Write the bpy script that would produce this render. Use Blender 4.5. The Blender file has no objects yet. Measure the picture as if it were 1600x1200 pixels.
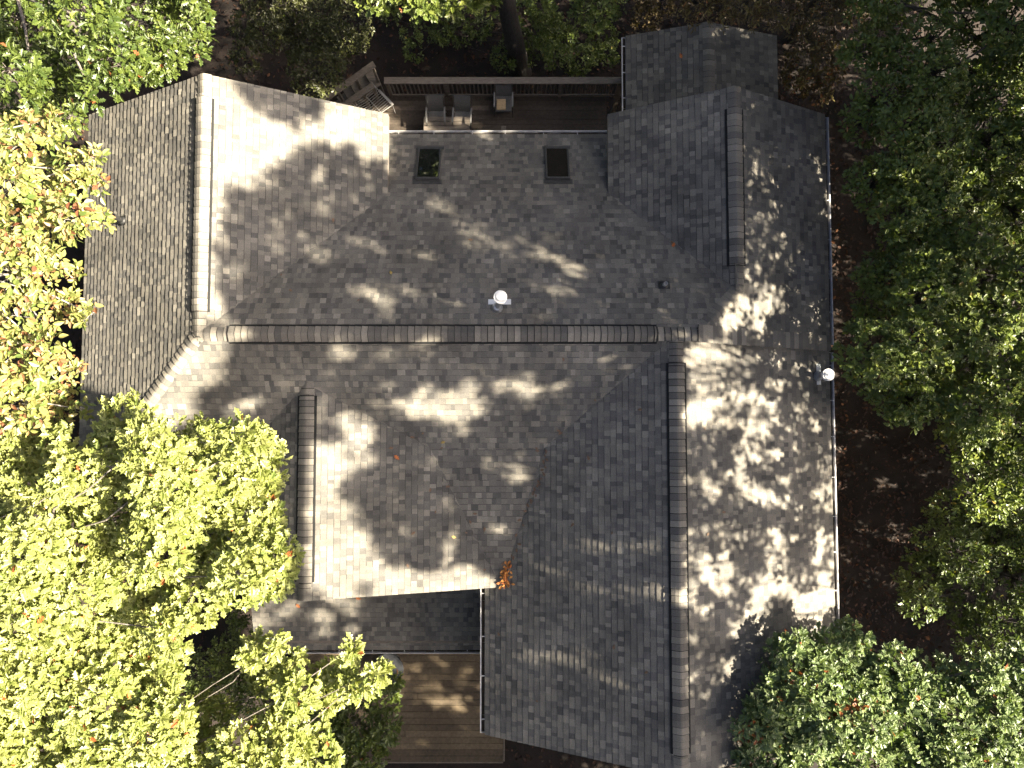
import bpy, math, random
import numpy as np
from mathutils import Vector

# ------------------------------------------------------------------ camera, light, exposure
C = bpy.context.scene
COL = C.collection
FPX = 1100.0
TILT = math.atan(55 / FPX)
CT, ST = math.cos(TILT), math.sin(TILT)
CAMZ = 23.0
cam = bpy.data.cameras.new('camera')
cam.sensor_width = 36.0
cam.lens = 36.0 * FPX / 1600.0
cam.clip_end = 2000
co = bpy.data.objects.new('camera', cam)
co.location = (0, 0, CAMZ)
co.rotation_euler = (TILT, 0, 0)
COL.objects.link(co)
C.camera = co

EL, AZ = math.radians(37.3), math.radians(-10)
SUN = np.array([math.cos(EL) * math.cos(AZ), math.cos(EL) * math.sin(AZ), math.sin(EL)])
sl = bpy.data.lights.new('sun', 'SUN')
sl.energy = 5.0
sl.angle = math.radians(0.65)
sl.color = (1.0, 0.89, 0.70)
so = bpy.data.objects.new('sun', sl)
so.rotation_euler = Vector(SUN).to_track_quat('Z', 'Y').to_euler()
so.location = (30, -5, 40)
COL.objects.link(so)
W = bpy.data.worlds.new('World')
C.world = W
W.use_nodes = True
wn = W.node_tree
bg = wn.nodes['Background']
sky = wn.nodes.new('ShaderNodeTexSky')
sky.sky_type = 'NISHITA'
sky.sun_disc = False
sky.air_density = 0.40
sky.dust_density = 4.2
sky.ozone_density = 0.0
sky.sun_elevation = EL
sky.sun_rotation = math.radians(90) - AZ
wn.links.new(sky.outputs[0], bg.inputs[0])
bg.inputs[1].default_value = 0.05
C.view_settings.view_transform = 'Standard'
C.view_settings.look = 'None'
C.view_settings.gamma = 1.0
C.view_settings.use_curve_mapping = False
C.view_settings.exposure = 3.05
C.cycles.use_denoising = True
C.cycles.max_bounces = 6
C.cycles.diffuse_bounces = 3
C.cycles.glossy_bounces = 2
C.cycles.transmission_bounces = 3
C.cycles.caustics_reflective = False
C.cycles.caustics_refractive = False

# ------------------------------------------------------------------ helpers
RNG = np.random.default_rng(7)
R = random.Random(11)


def at(px, py, z):
    """where the line of sight through a spot of the 1600 x 1200 photograph meets height z"""
    u = (px - 800) / FPX
    v = -(py - 600) / FPX
    k = (CAMZ - z) / (CT - v * ST)
    return np.array([u * k, (v * CT + ST) * k, z])


def proj(P):
    P = np.asarray(P, float)
    dz = P[..., 2] - CAMZ
    yc = P[..., 1] * CT + dz * ST
    zc = -(-P[..., 1] * ST + dz * CT)
    return 800 + FPX * P[..., 0] / zc, 600 - FPX * yc / zc


def in_poly(x, y, poly):
    x = np.asarray(x, float); y = np.asarray(y, float)
    inside = np.zeros(x.shape, bool)
    n = len(poly)
    for i in range(n):
        x0, y0 = poly[i]; x1, y1 = poly[(i + 1) % n]
        if y0 == y1:
            continue
        c = ((y0 > y) != (y1 > y)) & (x < (x1 - x0) * (y - y0) / (y1 - y0) + x0)
        inside ^= c
    return inside


def link(name, me, parent=None, mat=None):
    if mat is not None:
        me.materials.append(mat)
    o = bpy.data.objects.new(name, me)
    COL.objects.link(o)
    if parent is not None:
        o.parent = parent
        o.matrix_parent_inverse = parent.matrix_world.inverted() if False else o.matrix_parent_inverse
        o.location = -Vector(parent['_org']) if '_org' in parent else (0, 0, 0)
    return o


def big_mesh(name, verts, faces_list, face_attr=None, smooth=False):
    """faces_list: list of int arrays (n,k); face_attr: dict name -> list of arrays, in the same order"""
    me = bpy.data.meshes.new(name)
    verts = np.ascontiguousarray(verts, np.float32)
    me.vertices.add(len(verts))
    me.vertices.foreach_set('co', verts.ravel())
    loops = np.concatenate([f.ravel() for f in faces_list]).astype(np.int32)
    sizes = np.concatenate([np.full(len(f), f.shape[1], np.int32) for f in faces_list])
    starts = np.concatenate([[0], np.cumsum(sizes)[:-1]]).astype(np.int32)
    me.loops.add(len(loops))
    me.loops.foreach_set('vertex_index', loops)
    me.polygons.add(len(sizes))
    me.polygons.foreach_set('loop_start', starts)
    if face_attr:
        for k, a in face_attr.items():
            at_ = me.attributes.new(k, 'FLOAT', 'FACE')
            at_.data.foreach_set('value', np.concatenate(a).astype(np.float32))
    me.update(calc_edges=True)
    me.polygons.foreach_set('use_smooth', np.full(len(sizes), bool(smooth)))
    return me


class MB:
    """collects plain geometry for one mesh object"""

    def __init__(self):
        self.v = []; self.f = []

    def poly(self, pts):
        n = len(self.v)
        self.v += [tuple(map(float, p)) for p in pts]
        self.f.append(list(range(n, n + len(pts))))

    def prism(self, pts, down):
        """a polygon extruded along the vector down"""
        n = len(self.v); k = len(pts); d = np.array(down, float)
        self.v += [tuple(map(float, p)) for p in pts]
        self.v += [tuple(np.array(p, float) + d) for p in pts]
        self.f.append(list(range(n, n + k)))
        self.f.append([n + k + i for i in range(k)][::-1])
        for i in range(k):
            j = (i + 1) % k
            self.f.append([n + i, n + k + i, n + k + j, n + j])

    def box(self, c, size, ax=None, bevel=0.0):
        ax = np.eye(3) if ax is None else np.array(ax, float)
        c = np.array(c, float); h = np.array(size, float) / 2
        b = min(bevel, h.min() * 0.45)
        if b <= 0:
            pts = [c + sx * h[0] * ax[0] + sy * h[1] * ax[1] + h[2] * ax[2] for sx, sy in ((-1, -1), (1, -1), (1, 1), (-1, 1))]
            self.prism(pts, -2 * h[2] * ax[2])
            return
        n = len(self.v)
        rings = []
        for dz, ins in ((-h[2], b), (-h[2] + b, 0), (h[2] - b, 0), (h[2], b)):
            ring = []
            for sx, sy in ((-1, -1), (1, -1), (1, 1), (-1, 1)):
                p = c + sx * (h[0] - ins) * ax[0] + sy * (h[1] - ins) * ax[1] + dz * ax[2]
                self.v.append(tuple(p)); ring.append(len(self.v) - 1)
            rings.append(ring)
        self.f.append(rings[0][::-1]); self.f.append(rings[-1])
        for a, bb in zip(rings, rings[1:]):
            for i in range(4):
                j = (i + 1) % 4
                self.f.append([a[i], a[j], bb[j], bb[i]])

    def bar(self, p, q, w, h, up=(0, 0, 1), bevel=0.0):
        p = np.array(p, float); q = np.array(q, float)
        d = q - p; L = np.linalg.norm(d); d /= L
        s = np.cross(np.array(up, float), d)
        if np.linalg.norm(s) < 1e-5:
            s = np.cross((1, 0, 0), d)
        s /= np.linalg.norm(s); u = np.cross(d, s)
        self.box((p + q) / 2, (L, w, h), (d, s, u), bevel)

    def tube(self, pts, rad, sides=8, cap=True):
        pts = np.array(pts, float)
        rad = np.broadcast_to(np.array(rad, float), (len(pts),))
        n0 = len(self.v)
        for i, p in enumerate(pts):
            d = pts[min(i + 1, len(pts) - 1)] - pts[max(i - 1, 0)]
            d /= max(np.linalg.norm(d), 1e-9)
            a = np.cross(d, (0.13, 0.97, 0.21) if abs(d[1]) < 0.9 else (1, 0, 0)); a /= np.linalg.norm(a)
            b = np.cross(d, a)
            for k in range(sides):
                t = 2 * math.pi * k / sides
                self.v.append(tuple(p + rad[i] * (math.cos(t) * a + math.sin(t) * b)))
        for i in range(len(pts) - 1):
            for k in range(sides):
                j = (k + 1) % sides
                self.f.append([n0 + i * sides + k, n0 + i * sides + j, n0 + (i + 1) * sides + j, n0 + (i + 1) * sides + k])
        if cap:
            self.f.append([n0 + k for k in range(sides)][::-1])
            self.f.append([n0 + (len(pts) - 1) * sides + k for k in range(sides)])

    def lathe(self, c, prof, sides=24, axis=(0, 0, 1)):
        """prof: list of (radius, height)"""
        w = np.array(axis, float); w /= np.linalg.norm(w)
        a = np.cross(w, (1, 0, 0) if abs(w[0]) < 0.9 else (0, 1, 0)); a /= np.linalg.norm(a); b = np.cross(w, a)
        c = np.array(c, float); n0 = len(self.v)
        for r, h in prof:
            for k in range(sides):
                t = 2 * math.pi * k / sides
                self.v.append(tuple(c + h * w + max(r, 1e-4) * (math.cos(t) * a + math.sin(t) * b)))
        for i in range(len(prof) - 1):
            for k in range(sides):
                j = (k + 1) % sides
                self.f.append([n0 + i * sides + k, n0 + i * sides + j, n0 + (i + 1) * sides + j, n0 + (i + 1) * sides + k])
        self.f.append([n0 + k for k in range(sides)][::-1])
        self.f.append([n0 + (len(prof) - 1) * sides + k for k in range(sides)])

    def build(self, name, mat, parent=None, smooth=False, angle=None):
        me = bpy.data.meshes.new(name)
        me.from_pydata(self.v, [], self.f)
        me.update()
        if smooth:
            me.shade_smooth()
            if angle:
                me.set_sharp_from_angle(angle=math.radians(angle))
        return link(name, me, parent, mat)


def empty(name, loc, label=None, cat=None, group=None):
    o = bpy.data.objects.new(name, None)
    COL.objects.link(o)
    o.location = loc
    o.empty_display_size = 0.3
    o['_org'] = [float(c) for c in loc]
    tag(o, label, cat, group)
    return o


def tag(o, label=None, cat=None, group=None, kind=None):
    if label: o['label'] = label
    if cat: o['category'] = cat
    if group: o['group'] = group
    if kind: o['kind'] = kind
    return o


# ------------------------------------------------------------------ materials
def mat(name, color=(0.5, 0.5, 0.5), rough=0.6, metal=0.0, spec=0.5, var=0.0, scale=8.0, bump=0.0, bscale=60.0, stretch=(1, 1, 1), col2=None):
    m = bpy.data.materials.new(name)
    m.use_nodes = True
    nt = m.node_tree; b = nt.nodes['Principled BSDF']
    b.inputs['Base Color'].default_value = (*color, 1)
    b.inputs['Roughness'].default_value = rough
    b.inputs['Metallic'].default_value = metal
    b.inputs['Specular IOR Level'].default_value = spec
    if var or bump:
        tc = nt.nodes.new('ShaderNodeTexCoord')
        mp = nt.nodes.new('ShaderNodeMapping'); mp.inputs['Scale'].default_value = stretch
        nt.links.new(tc.outputs['Object'], mp.inputs[0])
    if var:
        n = nt.nodes.new('ShaderNodeTexNoise'); n.inputs['Scale'].default_value = scale; n.inputs['Detail'].default_value = 6
        nt.links.new(mp.outputs[0], n.inputs[0])
        r = nt.nodes.new('ShaderNodeValToRGB')
        c2 = col2 or tuple(min(1, c * (1 + var)) for c in color)
        c1 = tuple(c * (1 - var) for c in color)
        r.color_ramp.elements[0].position = 0.32; r.color_ramp.elements[1].position = 0.68
        r.color_ramp.elements[0].color = (*c1, 1); r.color_ramp.elements[1].color = (*c2, 1)
        nt.links.new(n.outputs[0], r.inputs[0]); nt.links.new(r.outputs[0], b.inputs['Base Color'])
    if bump:
        n2 = nt.nodes.new('ShaderNodeTexNoise'); n2.inputs['Scale'].default_value = bscale; n2.inputs['Detail'].default_value = 5
        nt.links.new(mp.outputs[0], n2.inputs[0])
        bp = nt.nodes.new('ShaderNodeBump'); bp.inputs['Strength'].default_value = bump; bp.inputs['Distance'].default_value = 0.02
        nt.links.new(n2.outputs[0], bp.inputs['Height']); nt.links.new(bp.outputs[0], b.inputs['Normal'])
    return m


def ramp_mat(name, attr, stops, rough=0.8, spec=0.3, trans=0.0, grain=0.0, gscale=90.0, weather=0.0, trans_gain=1.0):
    """colour picked per face from the tone attribute"""
    m = bpy.data.materials.new(name)
    m.use_nodes = True
    nt = m.node_tree; b = nt.nodes['Principled BSDF']; out = nt.nodes['Material Output']
    b.inputs['Roughness'].default_value = rough
    b.inputs['Specular IOR Level'].default_value = spec
    a = nt.nodes.new('ShaderNodeAttribute'); a.attribute_name = attr
    r = nt.nodes.new('ShaderNodeValToRGB')
    els = r.color_ramp.elements
    while len(els) < len(stops): els.new(0.5)
    for e, (p, c) in zip(els, stops):
        e.position = p; e.color = (*c, 1)
    nt.links.new(a.outputs['Fac'], r.inputs[0])
    src = r.outputs[0]
    if grain or weather:
        tc = nt.nodes.new('ShaderNodeTexCoord')
        for sc, amt, det in ((gscale, grain, 3), (0.9, weather, 5)):
            if not amt: continue
            n = nt.nodes.new('ShaderNodeTexNoise'); n.inputs['Scale'].default_value = sc; n.inputs['Detail'].default_value = det
            nt.links.new(tc.outputs['Object'], n.inputs[0])
            mr = nt.nodes.new('ShaderNodeMapRange')
            mr.inputs['From Min'].default_value = 0.3; mr.inputs['From Max'].default_value = 0.7
            mr.inputs['To Min'].default_value = 1 - amt; mr.inputs['To Max'].default_value = 1 + amt
            nt.links.new(n.outputs[0], mr.inputs[0])
            mx = nt.nodes.new('ShaderNodeMix'); mx.data_type = 'RGBA'; mx.blend_type = 'MULTIPLY'; mx.inputs[0].default_value = 1
            nt.links.new(src, mx.inputs[6]); nt.links.new(mr.outputs[0], mx.inputs[7])
            src = mx.outputs[2]
    nt.links.new(src, b.inputs['Base Color'])
    if trans:
        t = nt.nodes.new('ShaderNodeBsdfTranslucent')
        g = nt.nodes.new('ShaderNodeMix'); g.data_type = 'RGBA'; g.blend_type = 'MULTIPLY'; g.inputs[0].default_value = 1
        g.inputs[7].default_value = (1.15 * trans_gain, 1.2 * trans_gain, 0.5 * trans_gain, 1)
        nt.links.new(src, g.inputs[6]); nt.links.new(g.outputs[2], t.inputs[0])
        ms = nt.nodes.new('ShaderNodeMixShader'); ms.inputs[0].default_value = trans
        nt.links.new(b.outputs[0], ms.inputs[1]); nt.links.new(t.outputs[0], ms.inputs[2])
        nt.links.new(ms.outputs[0], out.inputs[0])
    return m


M = {}
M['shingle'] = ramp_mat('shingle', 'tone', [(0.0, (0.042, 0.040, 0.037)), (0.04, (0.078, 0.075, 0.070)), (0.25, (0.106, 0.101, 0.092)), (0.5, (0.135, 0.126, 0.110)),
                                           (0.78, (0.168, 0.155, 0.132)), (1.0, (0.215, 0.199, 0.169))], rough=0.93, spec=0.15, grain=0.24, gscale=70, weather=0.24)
M['cap'] = ramp_mat('cap_shingle', 'tone', [(0.0, (0.018, 0.017, 0.016)), (0.05, (0.095, 0.090, 0.082)), (0.5, (0.15, 0.138, 0.118)), (1.0, (0.23, 0.21, 0.175))],
                    rough=0.93, spec=0.15, grain=0.2, gscale=70, weather=0.15)
M['black'] = mat('vent_black', (0.005, 0.005, 0.005), 0.9)
M['fascia'] = mat('fascia_paint', (0.13, 0.11, 0.09), 0.7, var=0.2, scale=4)
M['siding'] = mat('siding', (0.20, 0.17, 0.13), 0.75, var=0.12, scale=3, stretch=(1, 1, 12))
M['gutter'] = mat('gutter_paint', (0.42, 0.41, 0.40), 0.4, var=0.2, scale=9, spec=0.5)
M['debris'] = mat('gutter_debris', (0.035, 0.026, 0.018), 0.95, var=0.5, scale=25, bump=0.5, bscale=40)
M['metal'] = mat('galvanised', (0.55, 0.56, 0.57), 0.38, 0.8, var=0.12, scale=14)
M['capmetal'] = mat('pale_cap_metal', (0.80, 0.80, 0.78), 0.45, 0.1, var=0.05, scale=10)
M['rubber'] = mat('black_rubber', (0.012, 0.012, 0.012), 0.5)
M['pvc'] = mat('grey_pipe', (0.30, 0.30, 0.29), 0.5)
M['gloss_black'] = mat('glossy_black_pipe', (0.02, 0.02, 0.02), 0.18)
M['glass'] = mat('skylight_glass', (0.012, 0.014, 0.012), 0.03, 0.0, 1.0)
M['dull_glass'] = mat('dusty_skylight_glass', (0.014, 0.011, 0.008), 0.6, 0.0, 0.12, var=0.2, scale=6)
M['skyframe'] = mat('skylight_frame', (0.055, 0.053, 0.05), 0.5, 0.2, var=0.2, scale=12)
M['deckwood'] = ramp_mat('grey_deck_boards', 'tone', [(0.0, (0.045, 0.036, 0.028)), (0.5, (0.075, 0.060, 0.047)), (1.0, (0.12, 0.096, 0.074))], 0.8, 0.2, grain=0.2, gscale=14, weather=0.2)
M['porchwood'] = ramp_mat('brown_deck_boards', 'tone', [(0.0, (0.070, 0.054, 0.036)), (0.5, (0.105, 0.080, 0.051)), (1.0, (0.15, 0.113, 0.070))], 0.7, 0.25, grain=0.2, gscale=12, weather=0.25)
M['railwood'] = mat('weathered_rail', (0.145, 0.122, 0.098), 0.85, var=0.3, scale=6, stretch=(1, 6, 6))
M['sling'] = mat('chair_sling', (0.11, 0.107, 0.10), 0.8, var=0.15, scale=30)
M['chairmetal'] = mat('chair_frame', (0.12, 0.12, 0.12), 0.3, 0.7)
M['armrest'] = mat('chair_armrest', (0.17, 0.165, 0.155), 0.45)
M['cushion'] = mat('tan_cushion', (0.42, 0.31, 0.17), 0.85, var=0.15, scale=20)
M['whitebar'] = mat('pale_metal_bars', (0.34, 0.33, 0.31), 0.5, 0.3)
M['bark'] = mat('grey_bark', (0.115, 0.10, 0.085), 0.9, var=0.45, scale=9, bump=0.6, bscale=14, stretch=(3, 3, 0.7))
M['darkbark'] = mat('dark_bark', (0.036, 0.031, 0.026), 0.95, var=0.4, scale=9, bump=0.6, bscale=14, stretch=(3, 3, 0.7))
M['palebark'] = mat('pale_twig_bark', (0.24, 0.22, 0.19), 0.85, var=0.3, scale=12)
M['soil'] = mat('forest_soil', (0.011, 0.008, 0.006), 0.95, var=0.5, scale=1.6, bump=0.7, bscale=9, col2=(0.020, 0.012, 0.008))
M['slate'] = mat('dark_table_top', (0.022, 0.024, 0.028), 0.8, var=0.2, scale=10)

M['litter'] = ramp_mat('fallen_leaf_litter', 'tint', [(0, (0.015, 0.009, 0.006)), (0.5, (0.038, 0.019, 0.011)), (0.9, (0.060, 0.028, 0.015)), (1, (0.13, 0.058, 0.025))], 0.75, 0.3)
M['leaf_sunny'] = ramp_mat('oak_leaves_yellow_green', 'tint', [(0, (0.095, 0.135, 0.032)), (0.45, (0.195, 0.225, 0.056)), (0.93, (0.285, 0.295, 0.100)), (0.975, (0.24, 0.12, 0.03)), (1, (0.22, 0.07, 0.02))], 0.42, 0.5, trans=0.30)
M['leaf_autumn'] = ramp_mat('oval_leaves_yellow_orange', 'tint', [(0, (0.10, 0.145, 0.034)), (0.45, (0.20, 0.215, 0.060)), (0.72, (0.265, 0.230, 0.085)), (0.88, (0.25, 0.15, 0.07)), (1, (0.15, 0.06, 0.03))], 0.45, 0.5, trans=0.30)
M['leaf_green'] = ramp_mat('oak_leaves_green', 'tint', [(0, (0.038, 0.060, 0.012)), (0.5, (0.085, 0.112, 0.020)), (0.93, (0.180, 0.200, 0.040)), (1, (0.22, 0.08, 0.03))], 0.42, 0.5, trans=0.25)
M['leaf_dark'] = ramp_mat('dark_green_leaves', 'tint', [(0, (0.050, 0.078, 0.018)), (0.5, (0.105, 0.142, 0.028)), (0.93, (0.190, 0.215, 0.040)), (1, (0.22, 0.17, 0.03))], 0.42, 0.5, trans=0.22)
M['leaf_blue'] = ramp_mat('pale_oak_leaves', 'tint', [(0, (0.062, 0.100, 0.038)), (0.5, (0.120, 0.165, 0.060)), (0.93, (0.190, 0.230, 0.092)), (0.96, (0.26, 0.10, 0.03)), (1, (0.25, 0.07, 0.02))], 0.42, 0.5, trans=0.22)
M['leaf_brown'] = ramp_mat('brownish_leaves', 'tint', [(0, (0.050, 0.034, 0.018)), (0.5, (0.095, 0.070, 0.028)), (0.85, (0.15, 0.13, 0.04)), (1, (0.30, 0.13, 0.05))], 0.5, 0.4, trans=0.22)
M['leaf_olive'] = ramp_mat('olive_small_leaves', 'tint', [(0, (0.026, 0.028, 0.010)), (0.55, (0.050, 0.055, 0.016)), (0.9, (0.075, 0.085, 0.020)), (1, (0.15, 0.19, 0.03))], 0.45, 0.45, trans=0.22)
M['roofleaf_brown'] = mat('brown_leaf', (0.14, 0.085, 0.05), 0.7, var=0.3, scale=20)
M['roofleaf_orange'] = mat('orange_leaf', (0.42, 0.13, 0.03), 0.6, var=0.3, scale=20)
M['roofleaf_yellow'] = mat('yellow_leaf', (0.34, 0.25, 0.07), 0.6, var=0.3, scale=20)

# ------------------------------------------------------------------ ground
g_n = 90
gx = np.linspace(-1, 1, g_n)
gx = np.sign(gx) * (np.abs(gx) ** 2.2) * 260
X, Y = np.meshgrid(gx, gx)
Z = 0.10 * np.sin(X * 0.9 + 1.3) * np.cos(Y * 0.7) + 0.05 * np.sin(X * 2.3) * np.sin(Y * 1.9 + 1)
Z = Z - 0.1 + np.where(np.hypot(X, Y) > 40, (np.hypot(X, Y) - 40) * 0.01, 0)
gv = np.stack([X.ravel(), Y.ravel(), Z.ravel()], 1)
ii, jj = np.meshgrid(np.arange(g_n - 1), np.arange(g_n - 1), indexing='ij')
q = (ii * g_n + jj).ravel()
gf = np.stack([q, q + 1, q + g_n + 1, q + g_n], 1)
go = link('ground', big_mesh('ground', gv, [gf], smooth=True), None, M['soil'])
tag(go, kind='structure')

# ------------------------------------------------------------------ roof planes (plan outline + z = a + bx*x + by*y)
RZ = 8.05
SL = 0.55
ridge_l, ridge_y = -6.70, 1.82


def plane(z0, x0=0.0, y0=0.0, sx=0.0, sy=0.0):
    return lambda x, y: z0 + sx * (x - x0) + sy * (y - y0)


P_LWL = plane(RZ, x0=ridge_l, sx=0.555)
P_LWR = plane(RZ, x0=ridge_l, sx=-0.555)
P_N = plane(RZ, y0=ridge_y, sy=-SL)
P_S = plane(RZ, y0=ridge_y, sy=SL)
P_URL = plane(7.48, x0=5.02, sx=SL)
P_URR = plane(7.48, x0=5.02, sx=-SL)
P_LRL = plane(RZ, x0=3.51, sx=0.494)
P_LRR = plane(RZ, x0=3.51, sx=-0.494)
P_ML = plane(7.48, x0=-4.53, sx=0.5)
P_MR = plane(7.48, x0=-4.53, sx=-0.30)
T1 = (0.749, -0.66); QQ = (-1.89, -0.66); BB = (-0.25, -3.95)


def plane3(p, q, r):
    p, q, r = map(np.array, (p, q, r))
    n = np.cross(q - p, r - p)
    return lambda x, y: p[2] - (n[0] * (x - p[0]) + n[1] * (y - p[1])) / n[2]


P_C = plane3((*T1, P_LRL(*T1)), (*QQ, P_MR(*QQ)), (*BB, P_LRL(*BB)))
P_PO = plane(3.95, y0=-3.6, sy=0.27)
P_SPL = plane(5.68, x0=4.97, sx=0.33)
P_SPR = plane(5.68, x0=4.97, sx=-0.33)
# name: (plane, plan polygon, axis the courses run along, sign of the downhill direction)
SLOPES = {
    'lw_left': (P_LWL, [(-10.42, 7.5), (-10.42, -1.90), (-6.70, 1.82), (-6.70, 7.5)], 'y', -1),
    'lw_right': (P_LWR, [(-6.70, 7.5), (-6.70, 1.82), (-3.05, 5.50), (-3.05, 7.5)], 'y', 1),
    'main_n': (P_N, [(-6.70, 1.82), (3.98, 1.82), (5.02, 2.856), (2.36, 5.516), (2.60, 5.53), (2.60, 7.42), (-3.30, 7.42), (-3.30, 5.53), (-3.05, 5.50)], 'x', 1),
    'ur_left': (P_URL, [(2.36, 7.5), (2.36, 5.516), (5.02, 2.856), (5.02, 7.5)], 'y', -1),
    'ur_right': (P_URR, [(5.02, 7.5), (5.02, 2.856), (3.98, 1.82), (7.70, 1.82), (7.70, 7.5)], 'y', 1),
    'lr_right': (P_LRR, [(3.51, 1.82), (3.51, -7.43), (7.68, -7.43), (7.68, 1.82)], 'y', 1),
    'lr_left': (P_LRL, [(3.51, 1.82), (3.51, -7.43), (-0.64, -7.43), (-0.64, -3.93), (-0.25, -3.93), T1], 'y', -1),
    'main_s_left': (P_S, [(-6.70, 1.82), (-4.53, 1.82), (-4.53, 0.78), (-7.48, -1.90), (-10.42, -1.90)], 'x', -1),
    'main_s': (P_S, [(-4.53, 1.82), (3.51, 1.82), T1, QQ, (-4.53, 0.78)], 'x', -1),
    'cricket': (P_C, [T1, QQ, BB], 'x', -1),
    'mid_right': (P_MR, [(-4.53, 0.78), (-4.53, -3.95), (-0.25, -3.95), QQ], 'y', 1),
    'mid_left': (P_ML, [(-4.53, 0.78), (-4.53, -3.95), (-7.48, -3.95), (-7.48, -1.90)], 'y', -1),
    'porch': (P_PO, [(-7.10, -3.60), (-7.10, -6.36), (-0.45, -6.36), (-0.45, -3.60)], 'x', -1),
    'sp_left': (P_SPL, [(4.97, 10.03), (4.97, 6.9), (2.98, 6.9), (2.98, 10.03)], 'y', -1),
    'sp_right': (P_SPR, [(4.97, 10.03), (4.97, 6.9), (6.93, 6.9), (6.93, 10.03)], 'y', 1),
}


def roof_z(x, y, default=np.nan):
    x = np.asarray(x, float); y = np.asarray(y, float)
    z = np.full(x.shape, -1e9)
    for P, poly, _, _ in SLOPES.values():
        m = in_poly(x, y, poly)
        z = np.where(m, np.maximum(z, P(x, y)), z)
    return np.where(z < -1e8, default, z)


def cross(poly, idx, val):
    """extent of the polygon along the other axis where coordinate idx equals val"""
    r = []
    n = len(poly)
    for i in range(n):
        a, b = poly[i], poly[(i + 1) % n]
        if (a[idx] - val) * (b[idx] - val) <= 0 and a[idx] != b[idx]:
            t = (val - a[idx]) / (b[idx] - a[idx])
            r.append(a[1 - idx] + t * (b[1 - idx] - a[1 - idx]))
    return (min(r), max(r)) if len(r) > 1 else None


def shingle_slope(V, F, tone, P, poly, along, sgn, seed, expo=0.143, over=0.03):
    """rows of laminated shingle tabs with real butt edges"""
    rg = np.random.default_rng(seed)
    idx = 1 if along == 'y' else 0          # axis the courses run along
    dn = 1 - idx                            # plan axis that goes downhill
    ds = [p[dn] for p in poly]
    lo, hi = (min(ds), max(ds)) if sgn > 0 else (-max(ds), -min(ds))   # downhill coordinate s = sgn * plan axis
    e0, e1 = (0.0, 0.0), None
    pa = np.array([0.0, 0.0, P(0, 0)]); px_ = np.array([1.0, 0, P(1, 0) - P(0, 0)]); py_ = np.array([0, 1.0, P(0, 1) - P(0, 0)])
    nrm = np.cross(px_, py_); nrm /= np.linalg.norm(nrm)
    dv = px_ if dn == 0 else py_
    step = expo / np.linalg.norm(dv)
    s = hi
    eps = 1e-4
    while s > lo + 0.01:
        s2 = max(s - step, lo)
        a = cross(poly, dn, sgn * (s - eps)); b = cross(poly, dn, sgn * (s2 + eps))
        if a and b:
            span0, span1 = min(a[0], b[0]), max(a[1], b[1])
            u = span0 - rg.uniform(0, 0.15)
            hi_tab = rg.random() < 0.5
            while u < span1:
                w = rg.choice([rg.uniform(0.075, 0.11), rg.uniform(0.10, 0.155), rg.uniform(0.14, 0.20)], p=[0.3, 0.5, 0.2])
                w = min(w, 0.34)
                u2 = min(u + w, span1)
                # clip the tab to the slanted ends of the row
                c = [max(u, a[0]), min(u2, a[1]), min(u2, b[1]), max(u, b[0])]
                if c[1] > c[0] + 0.004 or c[2] > c[3] + 0.004:
                    if c[1] < c[0]: c[0] = c[1] = min(max(c[0], a[0]), a[1])
                    if c[2] < c[3]: c[3] = c[2] = min(max(c[3], b[0]), b[1])
                    t = 0.0175 if hi_tab else 0.0130
                    t += rg.uniform(-0.001, 0.0015)
                    pts = []
                    # shadow line painted under the next course, like a printed shingle band
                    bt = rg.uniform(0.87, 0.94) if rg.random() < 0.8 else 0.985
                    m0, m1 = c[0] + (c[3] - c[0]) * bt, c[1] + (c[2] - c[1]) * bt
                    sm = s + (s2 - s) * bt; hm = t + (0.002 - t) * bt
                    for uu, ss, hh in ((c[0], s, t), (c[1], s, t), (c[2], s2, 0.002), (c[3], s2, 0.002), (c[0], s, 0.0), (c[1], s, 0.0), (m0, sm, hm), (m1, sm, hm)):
                        xy = [0, 0]; xy[idx] = uu; xy[dn] = sgn * ss
                        pts.append(np.array([xy[0], xy[1], P(*xy)]) + nrm * hh)
                    n0 = len(V)
                    V += pts
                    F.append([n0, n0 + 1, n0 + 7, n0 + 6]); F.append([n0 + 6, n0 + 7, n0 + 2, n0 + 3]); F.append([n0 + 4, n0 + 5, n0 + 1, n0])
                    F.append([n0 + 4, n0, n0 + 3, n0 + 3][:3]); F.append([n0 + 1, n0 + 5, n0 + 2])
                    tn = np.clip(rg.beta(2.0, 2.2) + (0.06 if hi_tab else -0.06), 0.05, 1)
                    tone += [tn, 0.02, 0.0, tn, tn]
                u = u2
                hi_tab = not hi_tab if rg.random() < 0.85 else hi_tab
        s = s2


def shingles_object(name, names, parent):
    V, F, tone = [], [], []
    for k, nm in enumerate(names):
        P, poly, along, sgn = SLOPES[nm]
        shingle_slope(V, F, tone, P, poly, along, sgn, 100 + sum(map(ord, nm)))
    V = np.array(V)
    quads = np.array([f for f in F if len(f) == 4]); tris = np.array([f for f in F if len(f) == 3])
    tq = np.array([t for f, t in zip(F, tone) if len(f) == 4]); tt = np.array([t for f, t in zip(F, tone) if len(f) == 3])
    return link(name, big_mesh(name, V, [quads, tris], {'tone': [tq, tt]}), parent, M['shingle'])


def unit(v):
    v = np.array(v, float)
    return v / np.linalg.norm(v)


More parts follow.
